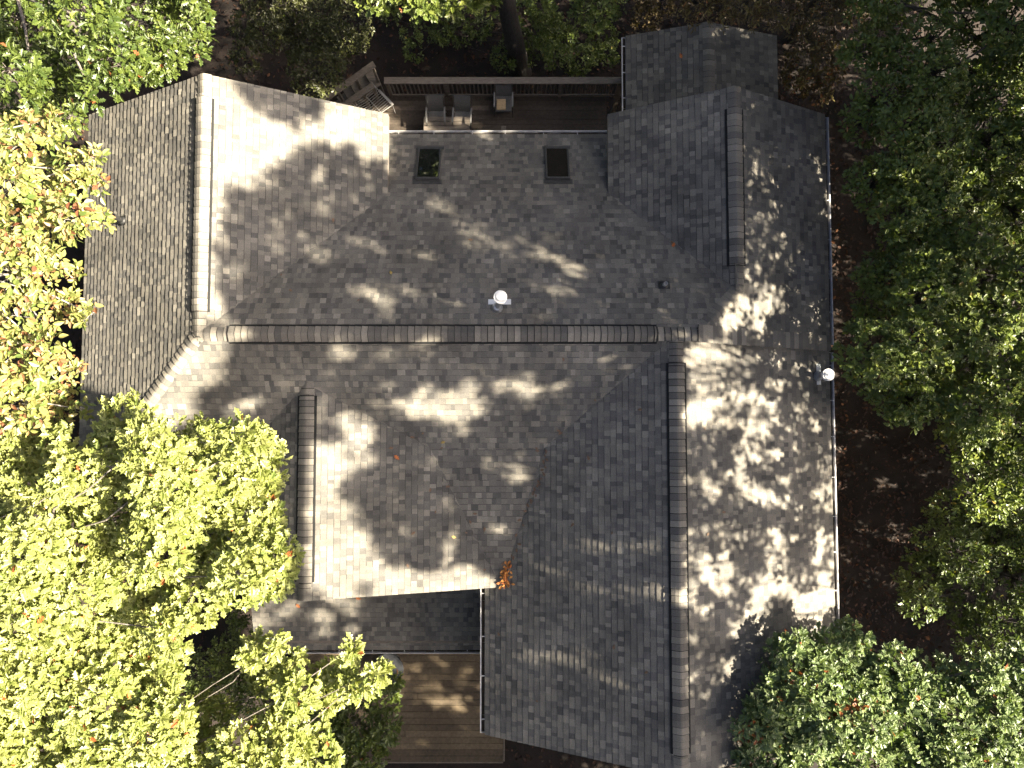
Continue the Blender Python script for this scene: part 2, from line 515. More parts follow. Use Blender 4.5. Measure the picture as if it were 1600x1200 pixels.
def ridge_caps(V, F, tone, p0, p1, PL, PR, halfw=0.165, lift=0.012, seed=1, expo=0.142):
    """bent cap shingles lapped from p0 (first, lowest lap) to p1; PL, PR are the two roof planes"""
    rg = np.random.default_rng(seed)
    p0 = np.array(p0, float); p1 = np.array(p1, float)
    L = np.linalg.norm(p1 - p0); d = (p1 - p0) / L
    h = unit([d[0], d[1], 0]); side = np.array([-h[1], h[0], 0])

    def wing(P, sg):
        q = p0 + sg * side * 1.0
        z1 = P(q[0] + d[0] * 0, q[1])
        w = np.array([sg * side[0], sg * side[1], z1 - P(p0[0], p0[1])])
        w = w - d * np.dot(w, d)
        return unit(w)
    wl, wr = wing(PL, 1), wing(PR, -1)
    up = unit(np.cross(wr, d)) ; up = up if up[2] > 0 else -up
    nl = np.cross(d, wl); nl = nl if nl[2] > 0 else -nl
    nr = np.cross(d, wr); nr = nr if nr[2] > 0 else -nr
    nm = unit(nl + nr)
    n = int(L / expo)
    for k in range(n + 1):
        s0 = k * expo + rg.uniform(-0.004, 0.004); s1 = min(s0 + expo + 0.012, L + 0.01)
        if s0 > L - 0.02: break
        tn = float(np.clip(rg.beta(1.5, 1.5), 0.06, 1))
        rows = []
        hw = halfw + rg.uniform(-0.004, 0.004)
        for s, t in ((s0, 0.019), (s1 - 0.026, 0.003), (s1, 0.001)):
            c = p0 + d * s
            row = [c + wl * hw + nl * (lift + t - 0.004), c + wl * hw * 0.45 + nl * (lift + t + 0.004), c + wl * hw * 0.12 + nm * (lift + t + 0.003),
                   c + wr * hw * 0.12 + nm * (lift + t + 0.003), c + wr * hw * 0.45 + nr * (lift + t + 0.004), c + wr * hw + nr * (lift + t - 0.004)]
            rows.append(row)
        base = [p - nm * 0.02 for p in rows[0]]
        n0 = len(V); V += rows[0] + rows[1] + rows[2] + base
        for i in range(5):
            F.append([n0 + i, n0 + i + 1, n0 + 6 + i + 1, n0 + 6 + i]); tone.append(tn)
            F.append([n0 + 6 + i, n0 + 7 + i, n0 + 13 + i, n0 + 12 + i]); tone.append(0.015)
            F.append([n0 + 18 + i, n0 + 18 + i + 1, n0 + i + 1, n0 + i]); tone.append(0.0)


def caps_object(name, runs, parent, **kw):
    for i, r in enumerate(runs):
        V, F, tone = [], [], []
        ridge_caps(V, F, tone, *r, seed=300 + i + int(abs(r[0][0] * 10)), **kw)
        link(name, big_mesh(name, np.array(V), [np.array(F)], {'tone': [np.array(tone)]}, smooth=False), parent, M['cap'])


# ------------------------------------------------------------------ the house
house = empty('house', (0, 0, 0), 'large house with a grey shingled roof of many gables and valleys among trees', 'house')
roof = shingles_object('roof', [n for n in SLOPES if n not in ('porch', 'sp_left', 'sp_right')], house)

# roof deck under the shingles, with its edges showing as fascia
mb = MB()
for nm, (P, poly, _, _) in SLOPES.items():
    if nm in ('porch', 'sp_left', 'sp_right'): continue
    off = 0.003 + 0.0007 * (len(nm) + ord(nm[-1]) % 5)
    mb.prism([(x, y, P(x, y) - off) for x, y in poly], (0, 0, -0.16 - off))
mb.poly([(3.51, 1.82, RZ), (3.98, 1.82, RZ), (7.68, 1.82, P_URR(7.68, 1.82)), (7.68, 1.82, P_LRR(7.68, 1.82)), (3.98, 1.82, P_LRR(3.98, 0))])
mb.build('fascia', M['fascia'], house)


def z3(P, x, y): return (x, y, P(x, y))


VL = 0.042  # lift of the caps that sit on a ridge vent
# runs: caps lap from p0 towards p1
caps_object('ridge_cap', [
    ((-6.70, 6.98, RZ), (-6.70, 2.30, RZ), P_LWR, P_LWL),
    ((-6.05, 1.82, RZ), (3.10, 1.82, RZ), P_N, P_S),
    ((5.02, 7.00, 7.48), (5.02, 3.42, 7.48), P_URR, P_URL),
    ((3.51, -6.95, RZ), (3.51, 1.20, RZ), P_LRL, P_LRR),
    ((-4.53, -3.55, 7.48), (-4.53, 0.52, 7.48), P_ML, P_MR)], roof, lift=VL, halfw=0.165)
caps_object('ridge_cap', [
    ((-6.70, 7.50, RZ), (-6.70, 7.0, RZ), P_LWR, P_LWL),
    ((-6.70, 2.28, RZ), (-6.70, 1.75, RZ), P_LWR, P_LWL),
    ((-6.72, 1.82, RZ), (-6.07, 1.82, RZ), P_N, P_S),
    ((3.12, 1.82, RZ), (4.00, 1.82, RZ), P_N, P_LRR),
    ((5.02, 7.50, 7.48), (5.02, 7.02, 7.48), P_URR, P_URL),
    ((5.02, 3.40, 7.48), (5.02, 2.78, 7.48), P_URR, P_URL),
    ((3.51, -7.43, RZ), (3.51, -6.97, RZ), P_LRL, P_LRR),
    ((3.51, 1.22, RZ), (3.51, 1.80, RZ), P_LRL, P_LRR),
    ((-4.53, -3.95, 7.48), (-4.53, -3.57, 7.48), P_ML, P_MR),
    ((-4.53, 0.54, 7.48), (-4.53, 0.84, 7.48), P_ML, P_MR)], roof, lift=0.014, halfw=0.16)
caps_object('hip_cap', [
    ((-10.42, -1.90, P_S(0, -1.9)), (-6.68, 1.84, RZ), P_LWL, P_S),
    ((5.06, 2.90, 7.46), (3.95, 1.79, RZ), P_URR, P_N)], roof, lift=0.014, halfw=0.165)
caps_object('hip_cap', [((7.68, 1.83, P_URR(7.68, 0) + 0.01), (3.96, 1.83, RZ + 0.01), P_LRR, P_URR)], roof, lift=0.02, halfw=0.19)

# ridge vents under the caps
def ridge_vent(p0, p1, PL, PR, hw=0.222, h=0.032):
    mv = MB()
    p0 = np.array(p0, float); p1 = np.array(p1, float); d = unit(p1 - p0)
    side = np.array([-d[1], d[0], 0])
    for P, sg in ((PL, 1), (PR, -1)):
        q = p0 + sg * side
        w = unit([sg * side[0], sg * side[1], P(q[0], q[1]) - P(p0[0], p0[1])])
        n = np.cross(d, w); n = n if n[2] > 0 else -n
        mv.prism([p0 + n * h, p1 + n * h, p1 + w * hw + n * h, p0 + w * hw + n * h], -n * h)
    mv.build('ridge_vent', M['black'], roof)


ridge_vent((-6.70, 6.98, RZ), (-6.70, 2.30, RZ), P_LWR, P_LWL)
ridge_vent((-6.05, 1.82, RZ), (3.10, 1.82, RZ), P_N, P_S)
ridge_vent((5.02, 7.00, 7.48), (5.02, 3.42, 7.48), P_URR, P_URL)
ridge_vent((3.51, -6.95, RZ), (3.51, 1.20, RZ), P_LRL, P_LRR)
ridge_vent((-4.53, -3.55, 7.48), (-4.53, 0.52, 7.48), P_ML, P_MR)

# porch roof in front, side porch roof behind
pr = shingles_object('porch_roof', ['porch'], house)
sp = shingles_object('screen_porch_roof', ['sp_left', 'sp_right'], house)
mb = MB()
for nm, par in (('porch', pr),):
    P, poly, _, _ = SLOPES[nm]
    mb.prism([(x, y, P(x, y) - 0.004) for x, y in poly], (0, 0, -0.15))
mb.build('fascia', M['fascia'], pr)
mb = MB()
for nm in ('sp_left', 'sp_right'):
    P, poly, _, _ = SLOPES[nm]
    mb.prism([(x, y, P(x, y) - 0.004) for x, y in poly], (0, 0, -0.15))
mb.build('fascia', M['fascia'], sp)
caps_object('ridge_cap', [((4.97, 10.03, 5.68), (4.97, 6.95, 5.68), P_SPR, P_SPL)], sp, lift=0.012, halfw=0.15)

# walls, set in from the eaves
mw = MB()


def wall_prism(pts, z):
    mw.prism([(x, y, z) for x, y in pts], (0, 0, -z - 0.3))


wall_prism([(-10.0, 7.1), (-10.0, -1.5), (-7.1, -1.5), (-7.1, -3.6), (-0.25, -3.6), (-0.25, -7.0), (7.3, -7.0), (7.3, 7.1), (2.75, 7.1), (2.75, 7.0), (-3.45, 7.0), (-3.45, 7.1)], 4.75)
# gable and knee walls above the plate
mw.prism([(-9.98, 7.08, 4.75), (-3.47, 7.08, 4.75), (-3.47, 7.08, P_LWR(-3.47, 0) - 0.2), (-6.70, 7.08, RZ - 0.2), (-9.98, 7.08, P_LWL(-9.98, 0) - 0.2)], (0, -0.1, 0))
mw.prism([(2.77, 7.08, 4.75), (7.28, 7.08, 4.75), (7.28, 7.08, P_URR(7.28, 0) - 0.2), (5.02, 7.08, 7.28), (2.77, 7.08, P_URL(2.77, 0) - 0.2)], (0, -0.1, 0))
mw.prism([(-0.23, -6.98, 4.75), (7.28, -6.98, 4.75), (7.28, -6.98, P_LRR(7.28, 0) - 0.2), (3.51, -6.98, RZ - 0.2), (-0.23, -6.98, P_LRL(-0.23, 0) - 0.2)], (0, 0.1, 0))
mw.prism([(-7.08, -3.58, 4.75), (-0.27, -3.58, 4.75), (-0.27, -3.58, P_MR(-0.27, 0) - 0.2), (-4.53, -3.58, 7.28), (-7.08, -3.58, P_ML(-7.08, 0) - 0.2)], (0, 0.1, 0))
for x0, y0, x1, y1, z in ((-9.98, 7.06, -9.98, -1.48, 5.9), (7.28, 7.06, 7.28, -6.96, 5.9), (-0.23, -3.6, -0.23, -6.96, 5.9), (-3.47, 7.06, -3.47, 5.6, 5.9),
                          (2.77, 7.06, 2.77, 5.6, 5.9), (-9.96, -1.48, -7.1, -1.48, 5.85), (-7.08, -1.5, -7.08, -3.55, 5.9)):
    mw.bar((x0, y0, (z + 4.75) / 2), (x1, y1, (z + 4.75) / 2), 0.08, z - 4.75)
# side porch posts and rails
mw.build('wall', M['siding'], house)
for x, y, z0, z1 in ((3.2, 9.75, -0.2, 4.85), (4.95, 9.75, -0.2, 4.85), (6.7, 9.75, -0.2, 4.85), (-6.9, -6.1, 0.6, 3.12), (-3.6, -6.1, 0.6, 3.12), (-0.9, -6.1, 0.6, 3.12)):
    mb = MB(); mb.bar((x, y, z0), (x, y, z1), 0.12, 0.12); mb.build('porch_post', M['railwood'], house)
for a, b in (((3.1, 9.75, 4.94), (6.8, 9.75, 4.94)), ((-7.0, -6.1, 3.2), (-0.8, -6.1, 3.2))):
    mb = MB(); mb.bar(a, b, 0.12, 0.16); mb.build('porch_beam', M['railwood'], house)


def gutter(p, q, out, parent=house, deb=0.6, hang=0.92, seed=0):
    """open trough along p-q; out = direction away from the wall; the top of the outer lip lies at p, q"""
    rg = np.random.default_rng(seed)
    p = np.array(p, float); q = np.array(q, float); d = unit(q - p); o = np.array(out, float); L = np.linalg.norm(q - p)
    prof = [(-0.115, 0.0), (-0.115, -0.115), (-0.03, -0.115), (0.0, -0.03), (0.0, 0.0), (-0.026, 0.0), (-0.026, -0.012), (-0.008, -0.016),
            (-0.008, -0.03), (-0.034, -0.107), (-0.107, -0.107), (-0.107, 0.0)]
    m = MB()
    n0 = len(m.v)
    n = len(prof)
    for c in (p, q):
        for a, h in prof:
            m.v.append(tuple(c + o * a + np.array([0, 0, h])))
    for i in range(n):
        j = (i + 1) % n
        m.f.append([i, j, n + j, n + i])
    for c in (p, q):   # end plates
        m.prism([c + o * -0.115 + d * 0, c + o * -0.115 + np.array([0, 0, -0.115]), c + o * -0.03 + np.array([0, 0, -0.115]), c + np.array([0, 0, -0.03]), c], d * 0.006 * (1 if c is p else -1))
    go_ = m.build('gutter', M['gutter'], parent)
    k = hang * 0.35
    while k < L:
        c = p + d * k
        mh = MB()
        mh.bar(c + o * -0.112 + np.array([0, 0, 0.004]), c + o * -0.004 + np.array([0, 0, 0.006]), 0.022, 0.006)
        mh.build('hanger', M['gutter'], go_)
        k += hang * rg.uniform(0.9, 1.1)
    md = MB()
    k = 0.0
    while k < L - 0.05:
        s = min(rg.uniform(0.2, 0.5), L - k)
        z = -0.10 + deb * rg.uniform(0.0, 0.07)
        md.prism([p + d * k + o * -0.105 + np.array([0, 0, z]), p + d * (k + s) + o * -0.105 + np.array([0, 0, z + 0.01]), p + d * (k + s) + o * -0.036 + np.array([0, 0, z]), p + d * k + o * -0.036 + np.array([0, 0, z])], (0, 0, -0.004))
        k += s
    md.build('debris', M['debris'], go_)
    return go_


gz = P_N(0, 7.42)
gutter((-3.28, 7.53, gz + 0.0), (2.56, 7.53, gz + 0.0), (0, 1, 0), seed=1)
gutter((7.81, 7.44, 5.985), (7.81, 1.80, 5.985), (1, 0, 0), seed=2)
gutter((7.80, 1.62, 5.975), (7.80, -7.38, 5.975), (1, 0, 0), seed=3)
gutter((-0.755, -7.40, 5.985), (-0.755, -4.0, 5.985), (-1, 0, 0), seed=4)
gutter((-7.05, -6.47, P_PO(0, -6.36)), (-0.47, -6.47, P_PO(0, -6.36)), (0, -1, 0), pr, seed=5)
gutter((2.87, 10.0, P_SPL(2.98, 0)), (2.87, 7.0, P_SPL(2.98, 0)), (-1, 0, 0), sp, seed=6, hang=0.7)


def plane_frame(P, x, y):
    du = np.array([1.0, 0, P(x + 1, y) - P(x, y)]); dv = np.array([0, 1.0, P(x, y + 1) - P(x, y)])
    n = unit(np.cross(du, dv))
    return n


def skylight(px0, py0, px1, py1, gm='glass'):
    c = np.array([0, 0, 0.0])
    z = P_N(0, 6.4)
    for _ in range(6):
        c = at((px0 + px1) / 2, (py0 + py1) / 2, z); z = P_N(c[0], c[1])
    c[2] = z
    n = plane_frame(P_N, *c[:2]); u = np.array([1.0, 0, 0]); v = np.cross(n, u)
    w, l = 0.60, 1.13
    h = 0.075
    s = MB()
    for sx in (-1, 1):
        s.box(c + u * sx * (w / 2 - 0.02) + n * h / 2, (0.045, l, h), (u, v, n), 0.006)
    for sy in (-1, 1):
        s.box(c + v * sy * (l / 2 - 0.02) + n * (h / 2 + 0.004), (w - 0.05, 0.05, h + 0.008), (u, v, n), 0.006)
    s.box(c - v * (l / 2 + 0.06) + n * 0.014, (w + 0.12, 0.14, 0.012), (u, v, n))
    s.box(c + v * (l / 2 + 0.05) + n * 0.014, (w + 0.12, 0.11, 0.012), (u, v, n))
    o = s.build('skylight', M['skyframe'], house)
    g_ = MB(); g_.box(c + n * 0.05, (w - 0.085, l - 0.085, 0.012), (u, v, n))
    g_.build('glass', M[gm], o)
    return o


tag(skylight(653, 231, 687, 284), 'skylight whose glass mirrors pale green leaves')
tag(skylight(853, 231, 888, 283, 'dull_glass'), 'skylight with plain dark glass')


def on_plane(P, px, py, x=0.0, y=0.0):
    z = P(x, y)
    for _ in range(8):
        c = at(px, py, z); z = P(c[0], c[1])
    return np.array([c[0], c[1], z])


def flue(P, px, py, hgt, plate, lean=(0, 0)):
    c = on_plane(P, px, py)
    n = plane_frame(P, *c[:2]); u = unit(np.cross((0, 1, 0), n)); v = np.cross(n, u)
    m = MB()
    axs = np.array([lean[0], lean[1], hgt])
    m.lathe(c, [(0.065, -0.15), (0.065, np.linalg.norm(axs) - 0.16)], 20, axs)
    lean_at = lambda h: np.array([lean[0] * h / hgt, lean[1] * h / hgt, h])
    m.lathe(c + [0, 0, 0.02], [(0.125, -0.03), (0.12, 0.03), (0.072, 0.13), (0.066, 0.14)], 24)
    o = m.build('vent_pipe', M['metal'], house, True, 40)
    f = MB(); f.box(c + n * 0.016 + v * plate[1] + u * plate[0], (0.50 if plate[2] else 0.14, 0.14 if plate[2] else 0.50, 0.008), (u, v, n))
    f.build('flashing', M['capmetal'], o)
    k = MB()
    k.lathe(c + lean_at(hgt - 0.17), [(0.10, 0.0), (0.135, 0.02), (0.14, 0.12), (0.138, 0.13), (0.12, 0.13), (0.118, 0.10), (0.08, 0.10)], 28)
    k.lathe(c + lean_at(hgt - 0.06), [(0.108, 0.0), (0.112, 0.02), (0.106, 0.035), (0.055, 0.052), (0.0, 0.06)], 28)
    k.build('cap', M['capmetal'], o, True, 35)
    return o


tag(flue(P_N, 777, 482, 0.86, (0.05, 0.17, True), (0.10, 0.14)), 'metal flue with a round white cap above the middle of the roof')
tag(flue(P_LRR, 1277, 588, 0.66, (0.03, 0.05, False)), 'metal flue with a pale cone cap near the right eave')


def boot(P, px, py, h, r, pm, label, lean=(0, 0)):
    c = on_plane(P, px, py); n = plane_frame(P, *c[:2])
    m = MB()
    m.lathe(c, [(r + 0.002, -0.05), (r, h), (r * 0.78, h), (r * 0.78, h - 0.05)], 18)
    o = m.build('plumbing_vent', pm, house, True, 40)
    f = MB()
    u = unit(np.cross((0, 1, 0), n)); v = np.cross(n, u)
    f.box(c + n * 0.017, (0.26, 0.22, 0.006), (u, v, n))
    f.lathe(c + n * 0.012, [(0.12, 0.0), (0.10, 0.035), (r + 0.012, 0.075)], 20, n)
    f.build('flashing', M['rubber'], o, True, 40)
    tag(o, label)


boot(P_N, 1037, 446, 0.24, 0.045, M['pvc'], 'short grey plumbing pipe in a black boot')
boot(P_LWL, 192, 345, 0.42, 0.062, M['gloss_black'], 'glossy black plumbing pipe on the left slope')

# ------------------------------------------------------------------ decks
def boards(name, x0, x1, y0, y1, z, w, gap, mt, parent, along='x', th=0.035, seed=0):
    rg = np.random.default_rng(seed)
    V, Fq, tone = [], [], []
    a0, a1 = (y0, y1) if along == 'x' else (x0, x1)
    a = a0
    while a < a1 - 0.02:
        b = min(a + w, a1)
        l0, l1 = (x0, x1) if along == 'x' else (y0, y1)
        cut = sorted([l0, l1] + ([l0 + (l1 - l0) * rg.uniform(0.25, 0.75)] if (l1 - l0) > 3 else []))
        for s, e in zip(cut, cut[1:]):
            dz = rg.uniform(-0.004, 0.004)
            e2 = e - 0.004
            xs, xe, ys, ye = (s, e2, a, b) if along == 'x' else (a, b, s, e2)
            n0 = len(V)
            for zz in (z + dz, z + dz - th):
                V += [(xs, ys, zz), (xe, ys, zz), (xe, ye, zz), (xs, ye, zz)]
            fs = [[0, 1, 2, 3], [7, 6, 5, 4], [0, 4, 5, 1], [1, 5, 6, 2], [2, 6, 7, 3], [3, 7, 4, 0]]
            Fq += [[n0 + i for i in f] for f in fs]
            tone += [rg.beta(2, 2)] * 6
        a = b + gap
    return link(name, big_mesh(name, np.array(V), [np.array(Fq)], {'tone': [np.array(tone)]}), parent, mt)


DZ = 2.25
deck = empty('deck', (0, 8.4, 0), 'dark weathered raised deck with a wide flat railing behind the house', 'deck')
boards('deck_boards', -4.2, 2.85, 7.1, 9.72, DZ, 0.14, 0.006, M['deckwood'], deck, 'x', seed=5)
mb = MB()
mb.bar((-4.2, 9.70, DZ - 0.14), (2.85, 9.70, DZ - 0.14), 0.05, 0.2)
for x in (-4.0, -1.6, 0.8, 2.7):
    mb.bar((x, 9.55, -0.2), (x, 9.55, DZ - 0.06), 0.14, 0.14)
mb.build('deck_frame', M['railwood'], deck)
mb = MB()
ra = at(600, 126, DZ + 0.98); rb = at(972, 126, DZ + 0.98)
ry = ra[1]
mb.box(((ra[0] + rb[0]) / 2, ry, DZ + 0.98), (rb[0] - ra[0], 0.20, 0.035), None, 0.006)
mb.box(((ra[0] + rb[0]) / 2, ry - 0.02, DZ + 0.92), (rb[0] - ra[0], 0.04, 0.085))
mb.box(((ra[0] + rb[0]) / 2, ry - 0.02, DZ + 0.12), (rb[0] - ra[0], 0.04, 0.085))
x = ra[0] + 0.06
while x < rb[0]:
    mb.bar((x, ry + 0.02, DZ + 0.04), (x, ry + 0.02, DZ + 0.94), 0.035, 0.035)
    x += 0.125
for x in np.linspace(ra[0] + 0.05, rb[0] - 0.05, 5):
    mb.bar((x, ry + 0.01, DZ - 0.05), (x, ry + 0.01, DZ + 0.955), 0.09, 0.09)
mb.build('railing', M['railwood'], deck)
# diagonal stair with its two rails
o0 = at(585, 100, DZ + 0.95); o1 = at(500, 160, DZ + 0.55)
i0 = at(584, 133, DZ + 0.92); i1 = at(536, 166, DZ + 0.60)
for a, b in ((o0, o1), (i0, i1)):
    st = MB()
    st.bar(a, b, 0.19, 0.04, bevel=0.006)
    for t in (0.04, 0.35, 0.68, 0.97):
        c = a + (b - a) * t
        st.bar((c[0], c[1], DZ - 1.4), (c[0], c[1], c[2] - 0.02), 0.07, 0.07)
    st.build('stair_rail', M['railwood'], deck)
dd = unit((o1 - o0) * [1, 1, 0])
sd = np.array([-dd[1], dd[0], 0])
mid0 = (at(585, 100, DZ) + at(584, 133, DZ)) / 2
for k in range(9):
    c = mid0 + dd * (0.27 * k + 0.1); c[2] = DZ - 0.19 * k - 0.05
    ss = MB(); ss.box(c, (0.26, 0.75, 0.04), (dd, sd, (0, 0, 1)))
    ss.build('stair_tread', M['railwood'], deck)

# metal rack beside the stair
rk = empty('metal_rack', at(585, 152, DZ), 'slatted metal rack leaning beside the diagonal deck stair', 'rack')
m = MB()
A_ = at(585, 134, DZ + 0.55); B_ = at(613, 164, DZ + 0.55); D_ = at(540, 166, DZ + 0.45); E_ = B_ + (D_ - A_)
for a, b in ((A_, B_), (A_, D_), (B_, E_), (D_, E_)):
    m.tube([a, b], 0.014, 6)
for t in (0.38, 0.8):
    m.tube([A_ + (D_ - A_) * t, B_ + (E_ - B_) * t], 0.012, 6)
m.build('frame', M['whitebar'], rk)
for k in range(1, 11):
    m = MB(); t = k / 11
    p = A_ + (B_ - A_) * t; q = D_ + (E_ - D_) * t
    c = (p + q) / 2 + np.array([0.02, -0.01, -0.05])
    m.tube([p, c, q], 0.008, 5)
    m.build('slat', M['whitebar'], rk)
for c in (A_, B_, D_, E_):
    m = MB(); m.tube([c, (c[0], c[1], DZ)], 0.012, 6)
    m.build('leg', M['whitebar'], rk)
m = MB()
m.bar(at(592, 141, DZ + 0.62), at(614, 164, DZ + 0.62), 0.07, 0.03)
m.build('top_rail', M['whitebar'], rk)


# chairs on the deck
def chair(px, py, yaw, label, w=0.53, cushion=False):
    c = at(px, py, DZ)
    o = empty('deck_chair', c, label, 'chair', 'patio chairs on the back deck')
    cs, sn = math.cos(yaw), math.sin(yaw)

    def T(x, y, z): return np.array([c[0] + cs * x - sn * y, c[1] + sn * x + cs * y, c[2] + z])
    ax = (np.array([cs, sn, 0]), np.array([-sn, cs, 0]), np.array([0, 0, 1.0]))
    n = 7
    s = MB()
    for k in range(n):   # sagging sling seat
        y0, y1 = -0.25 + 0.46 * k / n, -0.25 + 0.46 * (k + 1) / n
        f = lambda y: 0.42 - 0.05 * math.sin((y + 0.25) / 0.46 * math.pi) - 0.03 * (y + 0.25) / 0.46
        s.prism([T(-w / 2 + 0.03, y0, f(y0)), T(w / 2 - 0.03, y0, f(y0)), T(w / 2 - 0.03, y1, f(y1)), T(-w / 2 + 0.03, y1, f(y1))], (0, 0, -0.012))
    s.build('seat', M['sling'], o)
    s = MB()
    for k in range(n):
        t0, t1 = k / n, (k + 1) / n
        f = lambda t: (0.21 + 0.24 * t - 0.03 * math.sin(t * math.pi), 0.39 + 0.50 * t)
        (ya, za), (yb, zb) = f(t0), f(t1)
        s.prism([T(-w / 2 + 0.03, ya, za), T(w / 2 - 0.03, ya, za), T(w / 2 - 0.03, yb, zb), T(-w / 2 + 0.03, yb, zb)], ax[1] * 0.012)
    s.build('backrest', M['sling'], o)
    for sg in (-1, 1):
        f = MB(); x = sg * w / 2
        f.tube([T(x, -0.26, 0.0), T(x, -0.27, 0.42), T(x, -0.22, 0.60), T(x, 0.0, 0.63), T(x, 0.24, 0.60)], 0.013, 7)
        f.tube([T(x, 0.34, 0.0), T(x, 0.21, 0.40), T(x, 0.46, 0.90)], 0.013, 7)
        f.tube([T(x, -0.27, 0.41), T(x, 0.21, 0.39)], 0.011, 7)
        f.build('side_frame', M['chairmetal'], o)
    for sg in (-1, 1):
        f = MB(); f.bar(T(sg * w / 2, -0.24, 0.645), T(sg * w / 2, 0.22, 0.62), 0.05, 0.018, bevel=0.005); f.build('armrest', M['armrest'], o)
    for a in (T(0, 0.46, 0.90), T(0, -0.27, 0.42)):
        f = MB(); f.tube([a - ax[0] * w / 2, a + ax[0] * w / 2], 0.013, 7); f.build('cross_bar', M['chairmetal'], o)
    return o, T


chair(684, 193, 0.03, 'grey patio chair on the left of the dim pair by the gutter')
chair(724, 194, -0.05, 'grey patio chair of the dim pair with leaves on its seat, nearer the lone chair')
cho, CTf = chair(787, 170, 0.0, 'lone grey patio chair with a tan cushion against the deck railing')
m = MB(); m.box(CTf(-0.07, -0.06, 0.415), (0.27, 0.32, 0.05), None, 0.02)
cu = m.build('seat_cushion', M['cushion'])
tag(cu, 'tan square cushion lying on the lone patio chair', 'cushion')
c0 = at(700, 203, DZ)
bench = empty('deck_bench', c0, 'pale grey low wooden bench half under the rear gutter', 'bench')
m = MB()
for k in range(3):
    m.box((c0[0], c0[1] - 0.14 + 0.14 * k, DZ + 0.44), (1.35, 0.13, 0.035), None, 0.005)
m.build('seat', M['railwood'], bench)
for sx in (-0.55, 0.55):
    m = MB(); m.box((c0[0] + sx, c0[1], DZ + 0.21), (0.07, 0.34, 0.42)); m.build('leg', M['railwood'], bench)
c0 = at(787, 204, DZ + 0.9)
m = MB(); m.box((c0[0], c0[1], DZ + 0.5), (0.10, 0.12, 1.0), None, 0.01); m.box((c0[0], c0[1], DZ + 1.02), (0.14, 0.16, 0.04), None, 0.01)
tag(m.build('deck_post', M['railwood']), 'small grey capped post just beyond the rear gutter', 'post')

# front deck of wide brown boards
fd = empty('front_deck', (-2.4, -7.0, 0), 'brown wooden front deck of wide boards below the porch roof', 'deck')
boards('deck_boards', -6.9, -0.28, -10.7, -7.05, 0.45, 0.185, 0.008, M['porchwood'], fd, 'x', seed=21)
boards('upper_boards', -6.9, -0.28, -7.04, -3.62, 0.62, 0.185, 0.008, M['porchwood'], fd, 'x', seed=22)
mb = MB()
mb.bar((-6.9, -10.73, 0.2), (-0.28, -10.73, 0.2), 0.05, 0.4); mb.bar((-0.25, -10.7, 0.2), (-0.25, -7.45, 0.2), 0.04, 0.4)
mb.build('skirt_board', M['railwood'], fd)
c0 = at(606, 1046, 0.64 + 0.72)
tb = empty('round_table', (c0[0], c0[1], 0.64), 'dark round patio table half hidden under the porch gutter', 'table')
m = MB(); m.lathe((c0[0], c0[1], 1.34), [(0.46, 0.0), (0.475, 0.012), (0.475, 0.03), (0.46, 0.04), (0.0, 0.042)], 32); m.build('table_top', M['slate'], tb, True, 30)
m = MB(); m.lathe((c0[0], c0[1], 0.63), [(0.26, 0.0), (0.25, 0.03), (0.05, 0.06), (0.04, 0.4), (0.05, 0.71)], 20); m.build('pedestal', M['chairmetal'], tb, True, 40)

# ------------------------------------------------------------------ leaves
def half_shape(kind):
    if kind == 'oak':
        return [(0.0, 0.0), (0.16, 0.035), (0.28, 0.19), (0.37, 0.08), (0.52, 0.30), (0.61, 0.12), (0.77, 0.26), (0.86, 0.10), (1.0, 0.0)]
    if kind == 'oval':
        return [(0.0, 0.0), (0.12, 0.03), (0.35, 0.21), (0.65, 0.24), (0.88, 0.12), (1.0, 0.0)]
    if kind == 'lance':
        return [(0.0, 0.0), (0.3, 0.13), (0.65, 0.12), (1.0, 0.0)]
    return [(0.0, 0.0), (0.4, 0.28), (1.0, 0.0)]


